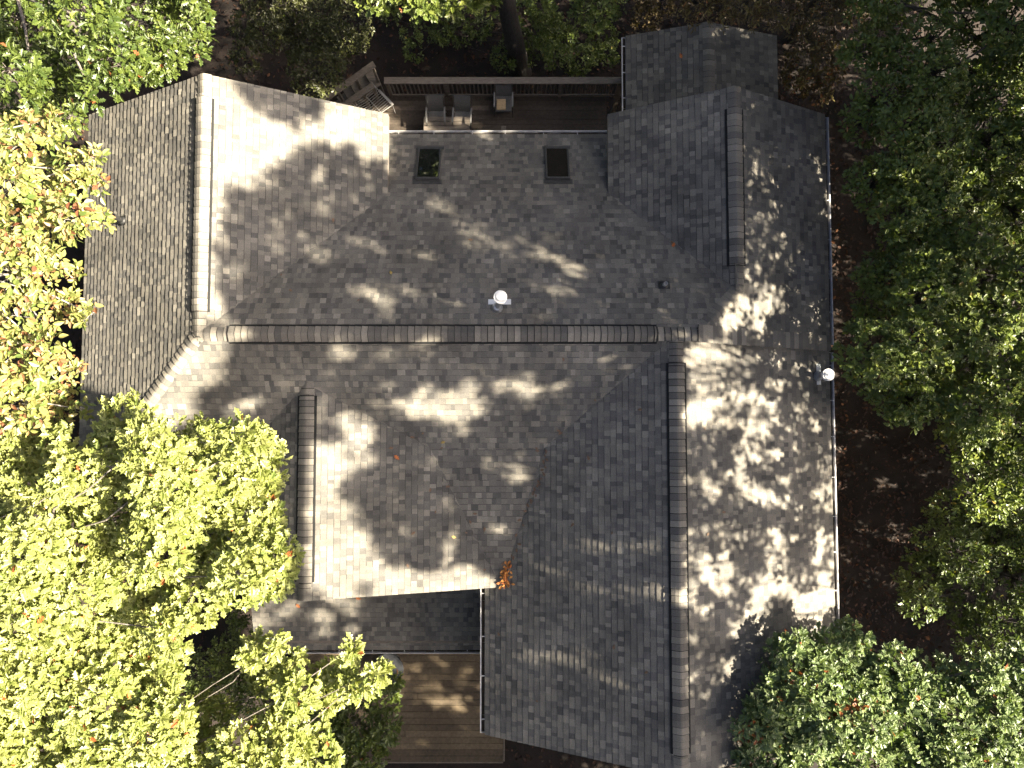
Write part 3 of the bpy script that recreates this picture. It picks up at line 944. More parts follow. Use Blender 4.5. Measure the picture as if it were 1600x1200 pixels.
def leaf_mesh(name, base, axis, k, length, kind, seed, droop=0.35, open_=(0.5, 1.15), tint_mu=0.45, tint_sd=0.22, patch=None, hi=0.93, rare=0.006):
    """rosettes of k leaves at the points base, radiating about the directions axis"""
    rg = np.random.default_rng(seed)
    n = len(base)
    ax = axis / np.linalg.norm(axis, axis=1, keepdims=True)
    ref = np.where(np.abs(ax[:, 2:3]) < 0.9, np.array([[0, 0, 1.0]]), np.array([[1.0, 0, 0]]))
    a = np.cross(ax, ref); a /= np.linalg.norm(a, axis=1, keepdims=True); b = np.cross(ax, a)
    N = n * k
    ph = (np.arange(k)[None, :] * 2 * math.pi / k + rg.uniform(0, 6.28, (n, 1)) + rg.normal(0, 0.35, (n, k)))
    op = rg.uniform(*open_, (n, k))
    dirs = (np.cos(ph)[..., None] * a[:, None] + np.sin(ph)[..., None] * b[:, None]) * np.sin(op)[..., None] + ax[:, None] * np.cos(op)[..., None]
    dirs = dirs.reshape(N, 3); axr = np.repeat(ax, k, 0)
    nrm = axr - dirs * np.sum(axr * dirs, 1, keepdims=True)
    nrm += rg.normal(0, 0.25, nrm.shape)
    nrm -= dirs * np.sum(nrm * dirs, 1, keepdims=True)
    nrm /= np.linalg.norm(nrm, axis=1, keepdims=True)
    side = np.cross(dirs, nrm)
    L = length * rg.uniform(0.5, 1.25, N)
    half = half_shape(kind); h = len(half)
    loc = [(l, w) for l, w in half] + [(l, -w) for l, w in half[1:-1]]
    dr = rg.uniform(0.3, 1.3, N) * droop; fold = rg.uniform(0.0, 0.55, N)
    root = np.repeat(base, k, 0) + dirs * 0.03 + rg.normal(0, length * 0.12, (N, 3))
    V = np.empty((N, len(loc), 3))
    for i, (l, w) in enumerate(loc):
        V[:, i] = root + dirs * (L * l)[:, None] + side * (L * w)[:, None] + nrm * (L * (abs(w) * fold - dr * l * l))[:, None]
    idx = np.arange(N)[:, None] * len(loc)
    right = list(range(h)); left = [0] + list(range(h, 2 * h - 2)) + [h - 1]
    f1 = idx + np.array(right)[None]; f2 = idx + np.array(left[::-1])[None]
    sprig = rg.normal(0, 0.5, n)
    if patch is not None: sprig = sprig * 0.5 + np.where(patch < 2, patch, 0)
    tint = np.clip(tint_mu + tint_sd * (0.75 * np.repeat(sprig, k) + 0.75 * rg.normal(0, 1, N)), 0, hi)
    tint[rg.random(N) < rare] = 1.0
    if patch is not None: tint[(np.repeat(patch, k) >= 2) & (rg.random(N) < 0.5)] = 0.97
    return big_mesh(name, V.reshape(-1, 3), [f1, f2], {'tint': [tint, tint]})


def branch(m, p, q, r0, r1, rg, sag=0.12, n=5, sides=6):
    p = np.array(p, float); q = np.array(q, float)
    L = np.linalg.norm(q - p)
    off = rg.normal(0, sag * L * 0.5, 3); off[2] = abs(off[2]) * 0.7
    pts = [p + (q - p) * t + off * math.sin(t * math.pi) + (rg.normal(0, 0.015 * L, 3) if 0 < t < 1 else 0) for t in np.linspace(0, 1, n)]
    m.tube(pts, np.linspace(r0, r1, n), sides)
    return pts


def fill(poly, zlo, zhi, sp, seed):
    rg = np.random.default_rng(seed)
    xs = [p[0] for p in poly]; ys = [p[1] for p in poly]
    out = []
    y = min(ys); row = 0
    while y < max(ys):
        x = min(xs) + (sp / 2 if row % 2 else 0)
        while x < max(xs):
            jx, jy = x + rg.uniform(-.35, .35) * sp, y + rg.uniform(-.35, .35) * sp
            if in_poly(jx, jy, poly):
                out.append(at(jx, jy, rg.uniform(zlo, zhi)))
            x += sp
        y += sp * 0.85; row += 1
    return out


def tree(name, label, base, lobes, rad, mat_, kind, leaf, k=8, dens=34, bark='bark', trunk_r=0.2, group=None, seed=0, cat='tree', tint_mu=0.45,
         tint_sd=0.22, twig=0.35, patches=None, open_=(0.5, 1.2), zmin=-0.35, limb_r=0.05, under=False):
    rg = np.random.default_rng(seed)
    base = np.array(base, float)
    if under:
        base[:2] = np.mean([c[:2] for c in lobes], 0)
    if under == 'right':
        base[0] = max(base[0], 8.9)
    o = empty(name, base, label, cat, group)
    lob = [(np.array(c[:3], float), (c[3] if len(c) > 3 else rad * rg.uniform(0.75, 1.25))) for c in lobes]
    B, A = [], []
    tw = MB(); tr = MB()
    cen = np.mean([c for c, _ in lob], 0)
    low = min(c[2] - r for c, r in lob)
    top = np.array([base[0] * 0.45 + cen[0] * 0.55, base[1] * 0.45 + cen[1] * 0.55, max(cen[2] - 0.2, base[2] + 0.5)])
    n = 7
    lean = rg.normal(0, 0.12, (n, 3)); lean[0] = lean[-1] = 0; lean[:, 2] = 0
    tpts = [base + (top - base) * t + lean[i] for i, t in enumerate(np.linspace(0, 1, n))]
    tr.tube(tpts, np.linspace(trunk_r, trunk_r * 0.45, n) * np.array([1.35] + [1] * (n - 1)), 10)
    tr.build('trunk', M[bark], o, True)
    for c, r in lob:
        cnt = max(6, int(dens * 2 * math.pi * r * r * 1.25))
        d = rg.normal(0, 1, (cnt * 2, 3)); d /= np.linalg.norm(d, axis=1, keepdims=True)
        d = d[d[:, 2] > zmin][:cnt]
        rr = r * rg.uniform(0.45, 1.05, (len(d), 1)) ** 0.7
        p = c + d * rr * np.array([1.0, 1.0, 0.75])
        B.append(p); A.append(d * 0.55 + np.array([0, 0, 0.75]) + rg.normal(0, 0.25, d.shape))
        # limb to the lobe, then twigs inside it
        t = np.clip((c[2] - 1.5 - base[2]) / max(top[2] - base[2], 0.1), 0.25, 0.95)
        i = t * (n - 1); i0 = int(min(i, n - 2)); root = tpts[i0] + (tpts[i0 + 1] - tpts[i0]) * (i - i0)
        branch(tw, root, c - [0, 0, r * 0.55], limb_r * rg.uniform(0.7, 1.2), limb_r * 0.35, rg, 0.15, 6)
        for q in p[rg.random(len(p)) < twig]:
            tw.tube([c - [0, 0, r * 0.3], (c + q) / 2 + rg.normal(0, 0.06, 3), q], [limb_r * 0.22, limb_r * 0.15, limb_r * 0.08], 3, False)
    tw.build('branches', M[bark], o, True)
    B = np.concatenate(B); A = np.concatenate(A)
    patch = None
    if patches:
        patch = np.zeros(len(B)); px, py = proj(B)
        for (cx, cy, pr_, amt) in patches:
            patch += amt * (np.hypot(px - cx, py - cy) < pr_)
    me = leaf_mesh(name + '_crown', B, A, k, leaf, kind, seed + 1, tint_mu=tint_mu, tint_sd=tint_sd, patch=patch, open_=open_, hi=1.0 if mat_ in ('leaf_autumn', 'leaf_brown') else 0.93)
    link('crown', me, o, M[mat_])
    return o


def lob(lst, z, dz, seed):
    rg = np.random.default_rng(seed)
    out = []
    for px, py, rp in lst:
        zz = z + rg.uniform(-dz, dz)
        c = at(px, py, zz)
        out.append((*c, rp * (CAMZ - zz) / FPX))
    return out


GRP = 'trees around the house'
# sunlit oaks on the lower left
tree('oak_tree', 'sunlit yellow green oak hanging over the front left gable of the roof', at(250, 800, 0),
     lob([(200, 652, 36), (245, 700, 48), (315, 700, 42), (385, 692, 36), (402, 745, 38), (340, 765, 55), (262, 775, 55), (398, 815, 44), (428, 868, 38), (335, 845, 52),
          (255, 850, 50), (180, 715, 48), (185, 795, 52), (380, 895, 42), (305, 925, 48), (425, 905, 30), (420, 705, 22)], 11.2, 0.9, 1), 0.5,
     'leaf_sunny', 'oak', 0.155, k=9, dens=44, limb_r=0.026, seed=1, group=GRP, trunk_r=0.24, tint_mu=0.6)
tree('oak_tree', 'sunlit yellow green oak filling the left border below the orange leaved tree', at(60, 880, 0),
     lob([(55, 765, 58), (125, 845, 58), (45, 865, 60), (35, 695, 45), (115, 925, 58), (40, 960, 60), (205, 915, 52), (222, 985, 48), (130, 1010, 58), (268, 990, 30),
          (55, 1050, 62), (-40, 800, 70), (-50, 920, 70), (-40, 1040, 70), (100, 700, 30), (110, 745, 35)], 11.2, 1.0, 2), 0.5,
     'leaf_sunny', 'oak', 0.155, k=9, dens=44, limb_r=0.026, seed=3, group=GRP, trunk_r=0.26, tint_mu=0.62)
tree('oak_tree', 'sunlit yellow green oak in the bottom left corner reaching over the front deck', at(180, 1150, 0),
     lob([(150, 1090, 58), (240, 1058, 45), (240, 1140, 58), (322, 1128, 38), (150, 1172, 58), (50, 1150, 60), (400, 1020, 24), (425, 1058, 30), (465, 1085, 32),
          (440, 1145, 44), (375, 1175, 38), (485, 1175, 40), (530, 1050, 26), (560, 1066, 22), (588, 1052, 18), (515, 1090, 20), (543, 1018, 15), (430, 1010, 14),
          (60, 1240, 70), (180, 1250, 70), (300, 1230, 60), (420, 1240, 60), (-40, 1180, 70), (505, 1060, 18), (455, 1040, 20)], 10.5, 0.8, 4), 0.5,
     'leaf_sunny', 'oak', 0.155, k=9, dens=44, seed=5, group=GRP, trunk_r=0.24, tint_mu=0.58, limb_r=0.018, twig=0.25)
tree('sapling', 'dark green shaded sapling beneath the bottom left oak beside the front deck', at(555, 1150, 0),
     lob([(560, 1130, 40), (598, 1092, 24), (520, 1135, 36), (560, 1180, 44), (610, 1140, 20), (500, 1190, 40), (610, 1065, 16), (540, 1230, 40)], 4.6, 0.5, 6), 0.5,
     'leaf_green', 'oak', 0.15, seed=7, group=GRP, trunk_r=0.06, tint_mu=0.35, dens=30, limb_r=0.025)
tree('bush', 'near black shrub in the gap of the lower left oaks', at(330, 1055, 0),
     lob([(385, 985, 24), (396, 1020, 22), (372, 955, 20), (392, 1100, 28), (402, 1062, 22), (320, 1050, 36), (355, 1085, 34), (310, 1100, 36), (350, 1020, 26), (372, 1060, 24), (100, 640, 30), (90, 700, 30)][:10], 2.0, 0.4, 8), 0.5,
     'leaf_dark', 'oval', 0.09, seed=9, group='bushes round the house', trunk_r=0.05, cat='bush', dens=40, limb_r=0.02)
# yellow and orange tree on the left edge
tree('hickory_tree', 'sunlit yellow tree with orange tinted oval leaves on the left border', at(20, 430, 0),
     lob([(30, 215, 36), (82, 205, 18), (20, 285, 48), (70, 285, 42), (118, 262, 26), (148, 285, 18), (55, 355, 52), (115, 340, 32), (160, 340, 15), (15, 425, 50),
          (65, 420, 38), (105, 475, 26), (138, 490, 17), (45, 495, 42), (25, 570, 48), (75, 555, 34), (100, 612, 24), (35, 635, 46), (88, 650, 24), (112, 585, 15),
          (-50, 260, 60), (-60, 380, 60), (-50, 500, 60), (-50, 610, 60), (120, 430, 13), (128, 640, 13), (85, 182, 9), (150, 245, 10)], 11.1, 1.0, 10), 0.5,
     'leaf_autumn', 'oval', 0.135, seed=11, group=GRP, trunk_r=0.16, bark='palebark', tint_mu=0.50, tint_sd=0.31, dens=34, twig=0.5, limb_r=0.03)
# top left oak
tree('oak_tree', 'green oak in the top left corner with sunlit tips above the left gable', at(120, 60, 0),
     lob([(40, 35, 55), (130, 25, 55), (230, 22, 50), (295, 30, 36), (305, 70, 24), (90, 105, 46), (180, 95, 46), (250, 95, 36), (35, 120, 46), (140, 145, 22), (195, 118, 22),
          (262, 75, 30), (225, 105, 26), (60, -50, 60), (180, -55, 60), (300, -50, 50), (-40, 60, 60)], 9.8, 1.7, 12), 0.5,
     'leaf_green', 'oak', 0.16, seed=13, group=GRP, trunk_r=0.22, tint_mu=0.18, patches=[(280, 50, 75, 0.45), (100, 20, 60, 0.3), (215, 110, 40, 0.3)])  # dark base tint, patches paint the sunlit tips into the leaf colour
tree('sapling', 'dark green young tree below the top left oak beside the left gable corner', at(125, 190, 0),
     lob([(108, 185, 26), (70, 180, 34), (40, 165, 30), (90, 222, 20), (20, 200, 30)], 7.0, 0.5, 14), 0.5,
     'leaf_green', 'oak', 0.14, seed=15, group=GRP, trunk_r=0.08, tint_mu=0.35, dens=28, limb_r=0.025)
# dark thicket behind the house
tree('small_leaved_tree', 'dark olive tree with small leaves behind the bright left gable', at(460, 40, 0),
     fill([(345, -60), (575, -60), (572, 60), (545, 85), (480, 120), (400, 105), (345, 80)], 4.2, 5.6, 52, 16), 0.58,
     'leaf_olive', 'oval', 0.085, seed=17, group=GRP, bark='darkbark', trunk_r=0.14, dens=46, limb_r=0.03)
tree('tall_tree', 'tree with a thick leaning grey trunk rising behind the deck railing', at(815, 112, 0),
     [(*at(660, -5, 9.5), .42), (*at(720, -8, 9.5), .42), (*at(755, 0, 9.2), .3), (*at(600, -30, 9.5), .6), (*at(690, -80, 10), .8), (*at(800, -90, 10), .8), (*at(640, -60, 9.5), .7), (*at(900, -80, 10.), .7)], 0.6,
     'leaf_green', 'oak', 0.16, seed=19, group=GRP, trunk_r=0.01, tint_mu=0.45)
tt = [o for o in COL.objects if o.get('label', '').startswith('tree with a thick leaning')][0]
m = MB()
tpath = [at(814, 114, -0.1), at(806, 75, 1.6), at(795, 25, 3.2), at(786, -25, 4.6), at(770, -110, 7.2)]
m.tube(tpath, [0.36, 0.29, 0.26, 0.24, 0.16], 16)
for ch in list(tt.children):
    if ch.name.startswith('trunk'): bpy.data.objects.remove(ch)
m.build('trunk', M['darkbark'], tt, True)
tree('bush', 'dark green bush against the deck railing right of the leaning trunk', at(880, 70, 0),
     fill([(835, 40), (940, 40), (960, 105), (900, 122), (850, 115)], 1.8, 3.0, 34, 20), 0.38,
     'leaf_dark', 'oval', 0.10, seed=21, group='bushes round the house', bark='darkbark', trunk_r=0.05, cat='bush', dens=40, limb_r=0.02)
tree('bush', 'shaded bush filling the dark gap behind the deck railing left of the leaning trunk', at(680, 60, 0),
     fill([(585, -20), (985, -20), (985, 70), (940, 100), (620, 95), (590, 60)], 0.6, 1.4, 44, 22), 0.42,
     'leaf_dark', 'oval', 0.10, seed=23, group='bushes round the house', bark='darkbark', trunk_r=0.05, cat='bush', dens=30, tint_mu=0.3, limb_r=0.02)
tree('small_leaved_tree', 'dark shrubby tree between the leaning trunk and the screen porch roof', at(900, 10, 0),
     fill([(820, -60), (1000, -60), (985, 20), (930, 30), (850, 25)], 4.0, 5.2, 50, 24), 0.5,
     'leaf_dark', 'oval', 0.11, seed=25, group=GRP, bark='darkbark', trunk_r=0.1, dens=36, limb_r=0.03)
# brownish tree over the side porch
tree('brown_leaved_tree', 'brownish twiggy tree spreading over the far end of the screen porch roof', at(1240, 60, 0),
     fill([(1020, -60), (1340, -60), (1330, 60), (1270, 90), (1215, 60), (1150, 30), (1060, -5)], 7.0, 8.2, 52, 26), 0.48,
     'leaf_brown', 'lance', 0.12, seed=27, group=GRP, bark='darkbark', trunk_r=0.14, dens=24, twig=0.6, limb_r=0.03, tint_mu=0.45, tint_sd=0.3)
tree('bush', 'brown leaved bush in the gap beside the right end of the screen porch roof', at(1250, 120, 0),
     fill([(1225, 85), (1300, 95), (1330, 150), (1290, 165), (1235, 140)], 2.4, 3.6, 34, 28), 0.36,
     'leaf_brown', 'oval', 0.11, seed=29, group='bushes round the house', bark='darkbark', trunk_r=0.05, cat='bush', dens=30, limb_r=0.02, tint_mu=0.5, tint_sd=0.35)
tree('bush', 'low brownish bush along the top border beyond the screen porch roof', at(1150, -10, 0),
     fill([(1000, -60), (1350, -60), (1345, 80), (1260, 90), (1225, 40), (1120, 10), (1000, 30)], 0.8, 2.0, 40, 50), 0.42,
     'leaf_brown', 'oval', 0.11, seed=51, group='bushes round the house', bark='darkbark', trunk_r=0.05, cat='bush', dens=30, limb_r=0.02, tint_mu=0.35)
# big dark trees on the right
tree('dark_oak_tree', 'large dark green tree along the top right beyond the rear gutter', at(1480, 150, 0),
     fill([(1332, -60), (1700, -60), (1700, 260), (1500, 290), (1400, 290), (1318, 315), (1316, 250), (1330, 150), (1345, 60)], 6.4, 8.4, 62, 30), 0.62,
     'leaf_dark', 'oval', 0.115, k=8, seed=31, group=GRP, bark='darkbark', trunk_r=0.26, dens=32, tint_mu=0.5, patches=[(1450, 270, 40, 0.9), (1400, 330, 60, 0.8)])
tree('dark_oak_tree', 'large dark green tree with spiky leaves right of the middle of the house', at(1500, 470, 0),
     fill([(1332, 330), (1420, 290), (1700, 280), (1700, 640), (1560, 660), (1440, 640), (1380, 590), (1338, 545), (1352, 450)], 6.2, 8.2, 60, 32), 0.62,
     'leaf_dark', 'oak', 0.135, k=9, seed=33, group=GRP, bark='darkbark', trunk_r=0.26, dens=32, tint_mu=0.5)
tree('dark_oak_tree', 'dark green tree with yellow tinted lower edge right of the bare leaf covered ground', at(1530, 650, 0),
     fill([(1400, 620), (1560, 640), (1700, 640), (1700, 800), (1540, 800), (1490, 740), (1440, 670)], 6.0, 7.2, 54, 34), 0.55,
     'leaf_dark', 'oval', 0.12, k=8, seed=35, group=GRP, bark='darkbark', trunk_r=0.2, dens=32, tint_mu=0.55, patches=[(1400, 645, 40, 1.6), (1460, 680, 40, 0.9)])
tree('understory_tree', 'dim blackish green tree in deep shade above the pale lower right oak', at(1510, 880, 0),
     fill([(1465, 745), (1700, 720), (1700, 1010), (1560, 1000), (1450, 990), (1425, 900), (1440, 820)], 3.4, 4.8, 56, 36), 0.6,
     'leaf_dark', 'oval', 0.11, k=8, seed=37, group=GRP, bark='darkbark', trunk_r=0.12, dens=32, tint_mu=0.3)
# pale oak at the lower right
tree('pale_oak_tree', 'sunlit pale green oak with orange patches at the lower right corner of the roof', at(1420, 1130, 0),
     lob([(1240, 1030, 42), (1300, 1015, 40), (1270, 1080, 48), (1215, 1095, 42), (1180, 1130, 34), (1350, 1060, 46), (1340, 1120, 50), (1260, 1150, 50), (1190, 1185, 40), (1410, 1090, 44),
          (1455, 1055, 32), (1520, 1075, 40), (1550, 1110, 38), (1480, 1120, 44), (1420, 1150, 50), (1540, 1170, 50), (1340, 1190, 50), (1610, 1150, 50), (1330, 1000, 26), (1540, 1050, 26),
          (1200, 1250, 55), (1320, 1260, 60), (1450, 1260, 60), (1580, 1260, 60), (1680, 1200, 60), (1640, 1080, 50), (1600, 1040, 40), (1300, 1110, 50), (1390, 1050, 40), (1230, 1140, 44), (1490, 1185, 46), (1440, 1195, 46), (1460, 1150, 40)], 7.6, 0.4, 38), 0.5,
     'leaf_blue', 'oak', 0.15, under='right', seed=39, group=GRP, trunk_r=0.24, dens=40, tint_mu=0.5, patches=[(1328, 1106, 17, 3.0), (1300, 1118, 10, 3.0), (1480, 1098, 16, 1.6), (1172, 1150, 12, 3.0)])

# ------------------------------------------------------------------ tall trees beyond the right edge that shade the roof
LIT = [
    [(318, 112), (372, 130), (365, 152), (388, 182), (430, 205), (500, 205), (528, 178), (525, 163), (607, 180), (607, 258), (588, 235), (560, 225), (530, 214), (480, 225), (440, 238),
     (400, 265), (370, 292), (345, 300), (333, 330), (350, 352), (330, 380), (335, 410), (325, 440), (326, 480), (352, 497), (372, 505), (345, 520), (310, 520), (305, 300)],
    [(130, 170), (318, 100), (312, 520), (205, 625), (110, 690)],
    [(312, 515), (352, 512), (352, 545), (345, 575), (325, 605), (298, 640), (272, 668), (235, 668), (195, 625)],
    [(345, 650), (395, 625), (400, 632), (350, 660)],
    [(462, 720), (492, 700), (510, 705), (530, 695), (541, 655), (560, 652), (572, 672), (580, 695), (566, 702), (545, 722), (528, 745), (535, 800), (562, 832), (580, 852), (572, 885),
     (605, 897), (680, 902), (740, 892), (795, 908), (752, 924), (480, 940), (500, 925), (490, 905), (462, 910)],
    [(690, 612), (742, 606), (756, 630), (735, 660), (700, 670), (688, 652), (640, 642), (610, 632), (618, 620), (665, 630)],
    [(770, 588), (850, 600), (858, 612), (820, 615), (775, 602)],
    [(1075, 542), (1125, 540), (1128, 580), (1100, 600), (1110, 650), (1090, 640), (1090, 590)],
]
ELL = [
    (808, 738, 22, 22, 0),  # (cx, cy, rx, ry, angle in degrees, on the photograph)
    (735, 347, 36, 9, 22), (775, 382, 44, 9, 18), (720, 370, 40, 7, 15), (500, 400, 24, 11, 25), (566, 385, 14, 18, 0), (620, 398, 30, 9, 12), (672, 406, 24, 7, 15),
    (560, 452, 48, 14, 5), (640, 455, 50, 12, 12), (700, 465, 40, 12, 5), (825, 388, 40, 10, 20), (882, 410, 30, 9, 18), (860, 445, 46, 10, 18), (845, 472, 34, 8, 15), (905, 440, 20, 6, 15),
    (1055, 495, 32, 8, 15), (975, 482, 22, 6, 15), (1100, 460, 12, 4, 15), (700, 218, 80, 9, 8), (630, 220, 30, 8, 15), (850, 312, 16, 6, 10), (665, 318, 26, 7, 15), (700, 328, 26, 6, 20),
    (555, 505, 18, 10, 0), (602, 502, 14, 10, 0), (1040, 522, 46, 7, -10), (550, 555, 50, 14, -8), (630, 545, 60, 14, -14), (690, 545, 30, 6, -25), (757, 573, 14, 14, 0), (665, 505, 14, 8, 0),
    (500, 530, 30, 9, 0), (600, 480, 20, 6, 10), (475, 622, 10, 12, 0), (512, 628, 10, 14, 0), (585, 665, 16, 6, -5), (585, 630, 26, 7, -8), (440, 615, 20, 8, -15), (700, 790, 44, 8, 5), (630, 780, 24, 12, 0),
    (705, 868, 14, 14, 0), (770, 820, 16, 8, 0), (800, 830, 14, 10, 0), (1000, 560, 34, 6, -14), (975, 585, 20, 5, -12), (840, 505, 26, 5, 12), (1010, 470, 22, 5, 15), (640, 820, 30, 9, 0), (660, 830, 16, 16, 0),
    # upper right wing
    (1215, 165, 14, 16, 0), (1186, 160, 7, 9, 0), (1256, 252, 10, 13, -20), (1210, 234, 7, 11, 0), (1146, 221, 10, 4, 0), (1172, 270, 8, 14, 0), (1244, 322, 7, 9, 0), (1278, 415, 16, 26, 0), (1268, 478, 10, 16, 0),
    (1250, 455, 10, 12, 0), (1160, 475, 24, 20, 30), (1170, 395, 9, 16, 0), (1238, 180, 6, 8, 0), (1260, 510, 8, 8, 0), (1215, 345, 6, 10, 0), (1240, 410, 10, 12, 0), (1200, 300, 5, 8, 0), (1135, 505, 12, 18, 0),
    # porches
    (1005, 137, 28, 7, -14), (1065, 92, 40, 8, 0), (1075, 112, 22, 6, 0), (1110, 60, 50, 12, -12), (1040, 62, 34, 6, -12), (1180, 70, 10, 12, 0), (1192, 108, 18, 16, 0), (1170, 128, 14, 8, 0), (1165, 85, 7, 6, 0), (1145, 50, 20, 10, 0),
    (430, 955, 42, 18, -25), (540, 950, 46, 22, -20), (510, 975, 50, 10, -35), (575, 990, 26, 22, -60), (560, 965, 26, 20, 0), (500, 1000, 30, 6, 0), (410, 985, 18, 6, 0),
    # grazing streaks on the lower right wing
    (830, 1028, 85, 6, 6), (940, 1012, 40, 6, 0), (975, 1068, 55, 6, 6), (960, 855, 40, 5, 0), (910, 720, 60, 6, 0), (980, 750, 40, 6, 0), (1000, 918, 40, 10, 0), (960, 955, 40, 4, 5), (1000, 1115, 30, 7, 10), (890, 1070, 60, 4, 8),
    (950, 1150, 28, 6, 0), (840, 880, 40, 5, 0), (880, 910, 30, 5, 0), (650, 1085, 26, 9, 0), (715, 1086, 30, 9, 0), (720, 1063, 55, 1, 0), (688, 1150, 36, 10, -30), (722, 1112, 22, 16, 50), (670, 1104, 26, 5, 0), (740, 1136, 18, 8, 0), (660, 1128, 16, 5, 0),
    # deck
    (680, 125, 12, 5, 0), (770, 122, 8, 5, 0), (778, 165, 10, 14, 0), (622, 182, 12, 10, 0), (690, 202, 40, 5, 0), (720, 200, 30, 5, 0),
    # leaf litter on the right
    (1400, 762, 16, 5, 10), (1335, 838, 14, 8, 0), (1405, 835, 22, 5, 0), (1365, 920, 12, 8, 0), (1340, 700, 10, 4, 0), (1275, 142, 14, 10, 30), (1310, 145, 10, 16, 0),
    # ridge cap patches
    (1062, 650, 10, 20, 0), (1064, 745, 10, 10, 0), (1066, 880, 12, 40, 0), (1068, 930, 12, 24, 0), (1066, 1060, 8, 18, 0), (1066, 1140, 12, 20, 0), (345, 521, 34, 12, 0), (478, 660, 11, 6, 0), (478, 695, 11, 8, 0),
]
STREAK = [(850, 1028, 110, 15, 6), (965, 1070, 80, 13, 6), (965, 855, 90, 13, 0), (985, 922, 80, 17, 0), (930, 1112, 100, 11, 8), (860, 960, 70, 8, 0), (1000, 1150, 50, 10, 0)]
SHADE_IN = [(565, 655, 6, 5, 0), (1128, 705, 26, 40, 20), (1095, 700, 22, 30, 0), (1195, 815, 130, 12, 3), (1110, 1000, 34, 70, 10), (1230, 700, 14, 30, 0), (1085, 600, 8, 30, 0), (1260, 760, 18, 30, 0), (1200, 750, 16, 24, 0),
            (1170, 870, 20, 30, 0), (1250, 880, 16, 34, 0), (1130, 1100, 30, 30, 0), (1240, 640, 20, 20, 0), (1150, 940, 16, 24, 0), (1210, 960, 14, 20, 0), (1280, 700, 12, 20, 0), (1105, 790, 30, 14, 0), (1290, 640, 12, 30, 0)]


def ell_in(x, y, e, g=1.0):
    cx, cy, rx, ry, an = e
    t = math.radians(an); c, s = math.cos(t), math.sin(t)
    dx, dy = x - cx, y - cy
    return ((dx * c + dy * s) / (rx * g)) ** 2 + ((-dx * s + dy * c) / (ry * g)) ** 2 < 1


def keep_density(px, py):
    d = np.ones(px.shape)
    px0, py0 = px, py
    # leafy, uneven edges of the sunlit openings
    px, py = px + 9 * np.sin(py / 9.0 + 2 * np.sin(px / 23.0)) + 5 * np.sin(px / 6.1 + py / 14.0), py + 9 * np.sin(px / 10.5 + 2 * np.sin(py / 19.0)) + 5 * np.sin(py / 5.3 - px / 12.0)
    lr = in_poly(px, py, [(1075, 535), (1135, 535), (1200, 545), (1320, 575), (1330, 990), (1250, 1010), (1180, 1110), (1120, 1210), (1070, 1210)])
    d[lr] = 0.22
    d[in_poly(px, py, [(1130, 920), (1420, 920), (1420, 1260), (1070, 1260), (1090, 1100)])] = 0.0
    ur = in_poly(px, py, [(1155, 135), (1300, 170), (1320, 545), (1200, 545), (1155, 440)])
    d[ur] = 0.26
    d[ur & (px < 1245) & (py < 440)] = 0.85
    d[(px > 965) & (px < 1225) & (py < 125)] = 0.3
    d[in_poly(px, py, [(870, 700), (1048, 600), (1056, 930), (1060, 1190), (770, 1140), (770, 940)])] = 0.5
    for e in SHADE_IN: d[ell_in(px, py, e, 1.0)] = 0.9
    for p in LIT:
        for dx, dy in ((0, 0), (15, 0), (-15, 0), (0, 15), (0, -15)): d[in_poly(px + dx, py + dy, p)] = 0.0
    for cx, cy, rx, ry, an in ELL:
        g = 2 if cx > 1150 and 200 < cy < 440 else 8 if cx > 1135 or cy < 115 or (cx > 800 and cx < 1050 and cy > 700) else (8 if 925 < cy < 1008 else (0 if cy > 1060 and cx < 760 else 4))
        d[ell_in(px, py, (cx, cy, rx + g, ry + g, an))] = 0.5 if 620 < cx < 790 and 770 < cy < 842 else 0.16
    for e in STREAK: d[ell_in(px0, py0, e, 1.1)] = 0.0
    return d


def caster_points(x, y, z, rg, spread=6.0):
    P = np.stack([x, y, z], 1)
    tau = np.full(len(x), 3.0)
    for _ in range(60):
        q = P + SUN * tau[:, None]
        px, py = proj(q)
        bad = ((px < 1690) & (q[:, 2] < CAMZ - 2) & (py > -60) & (py < 1260)) | (q[:, 0] < 9.6)
        if not bad.any(): break
        tau[bad] += 0.4
    tau += rg.uniform(0.2, 1, len(x)) * np.clip(spread - 0.25 * tau, 2.0, spread)
    q = P + SUN * tau[:, None]
    px, py = proj(q)
    ok = (q[:, 0] > 9.4) & ~((px < 1660) & (py > -40) & (py < 1240) & (q[:, 2] < CAMZ - 1)) & (q[:, 2] < 27)
    return q[ok]


rg = np.random.default_rng(77)
n = 36000
x = rg.uniform(-10.6, 8.0, n); y = rg.uniform(-8.6, 10.3, n)
z = roof_z(x, y, 1.2)
z = np.where(np.isnan(z), 1.2, z)
z = np.where((z < 1.5) & (y > 6.9), 2.2, z)
px, py = proj(np.stack([x, y, z], 1))
kd = keep_density(px, py)
kd[(z < 1.5) & (((y < -6.3) & (x > -7.0)) | ((x < -7.0) & (y > -5.6)))] = 0
kd[(z > 2.1) & (z < 2.3) & (px < 640) & (py < 172)] = 0.9
sel = rg.random(n) < kd * 0.85
Q1 = caster_points(x[sel], y[sel], z[sel], rg, 9.0)
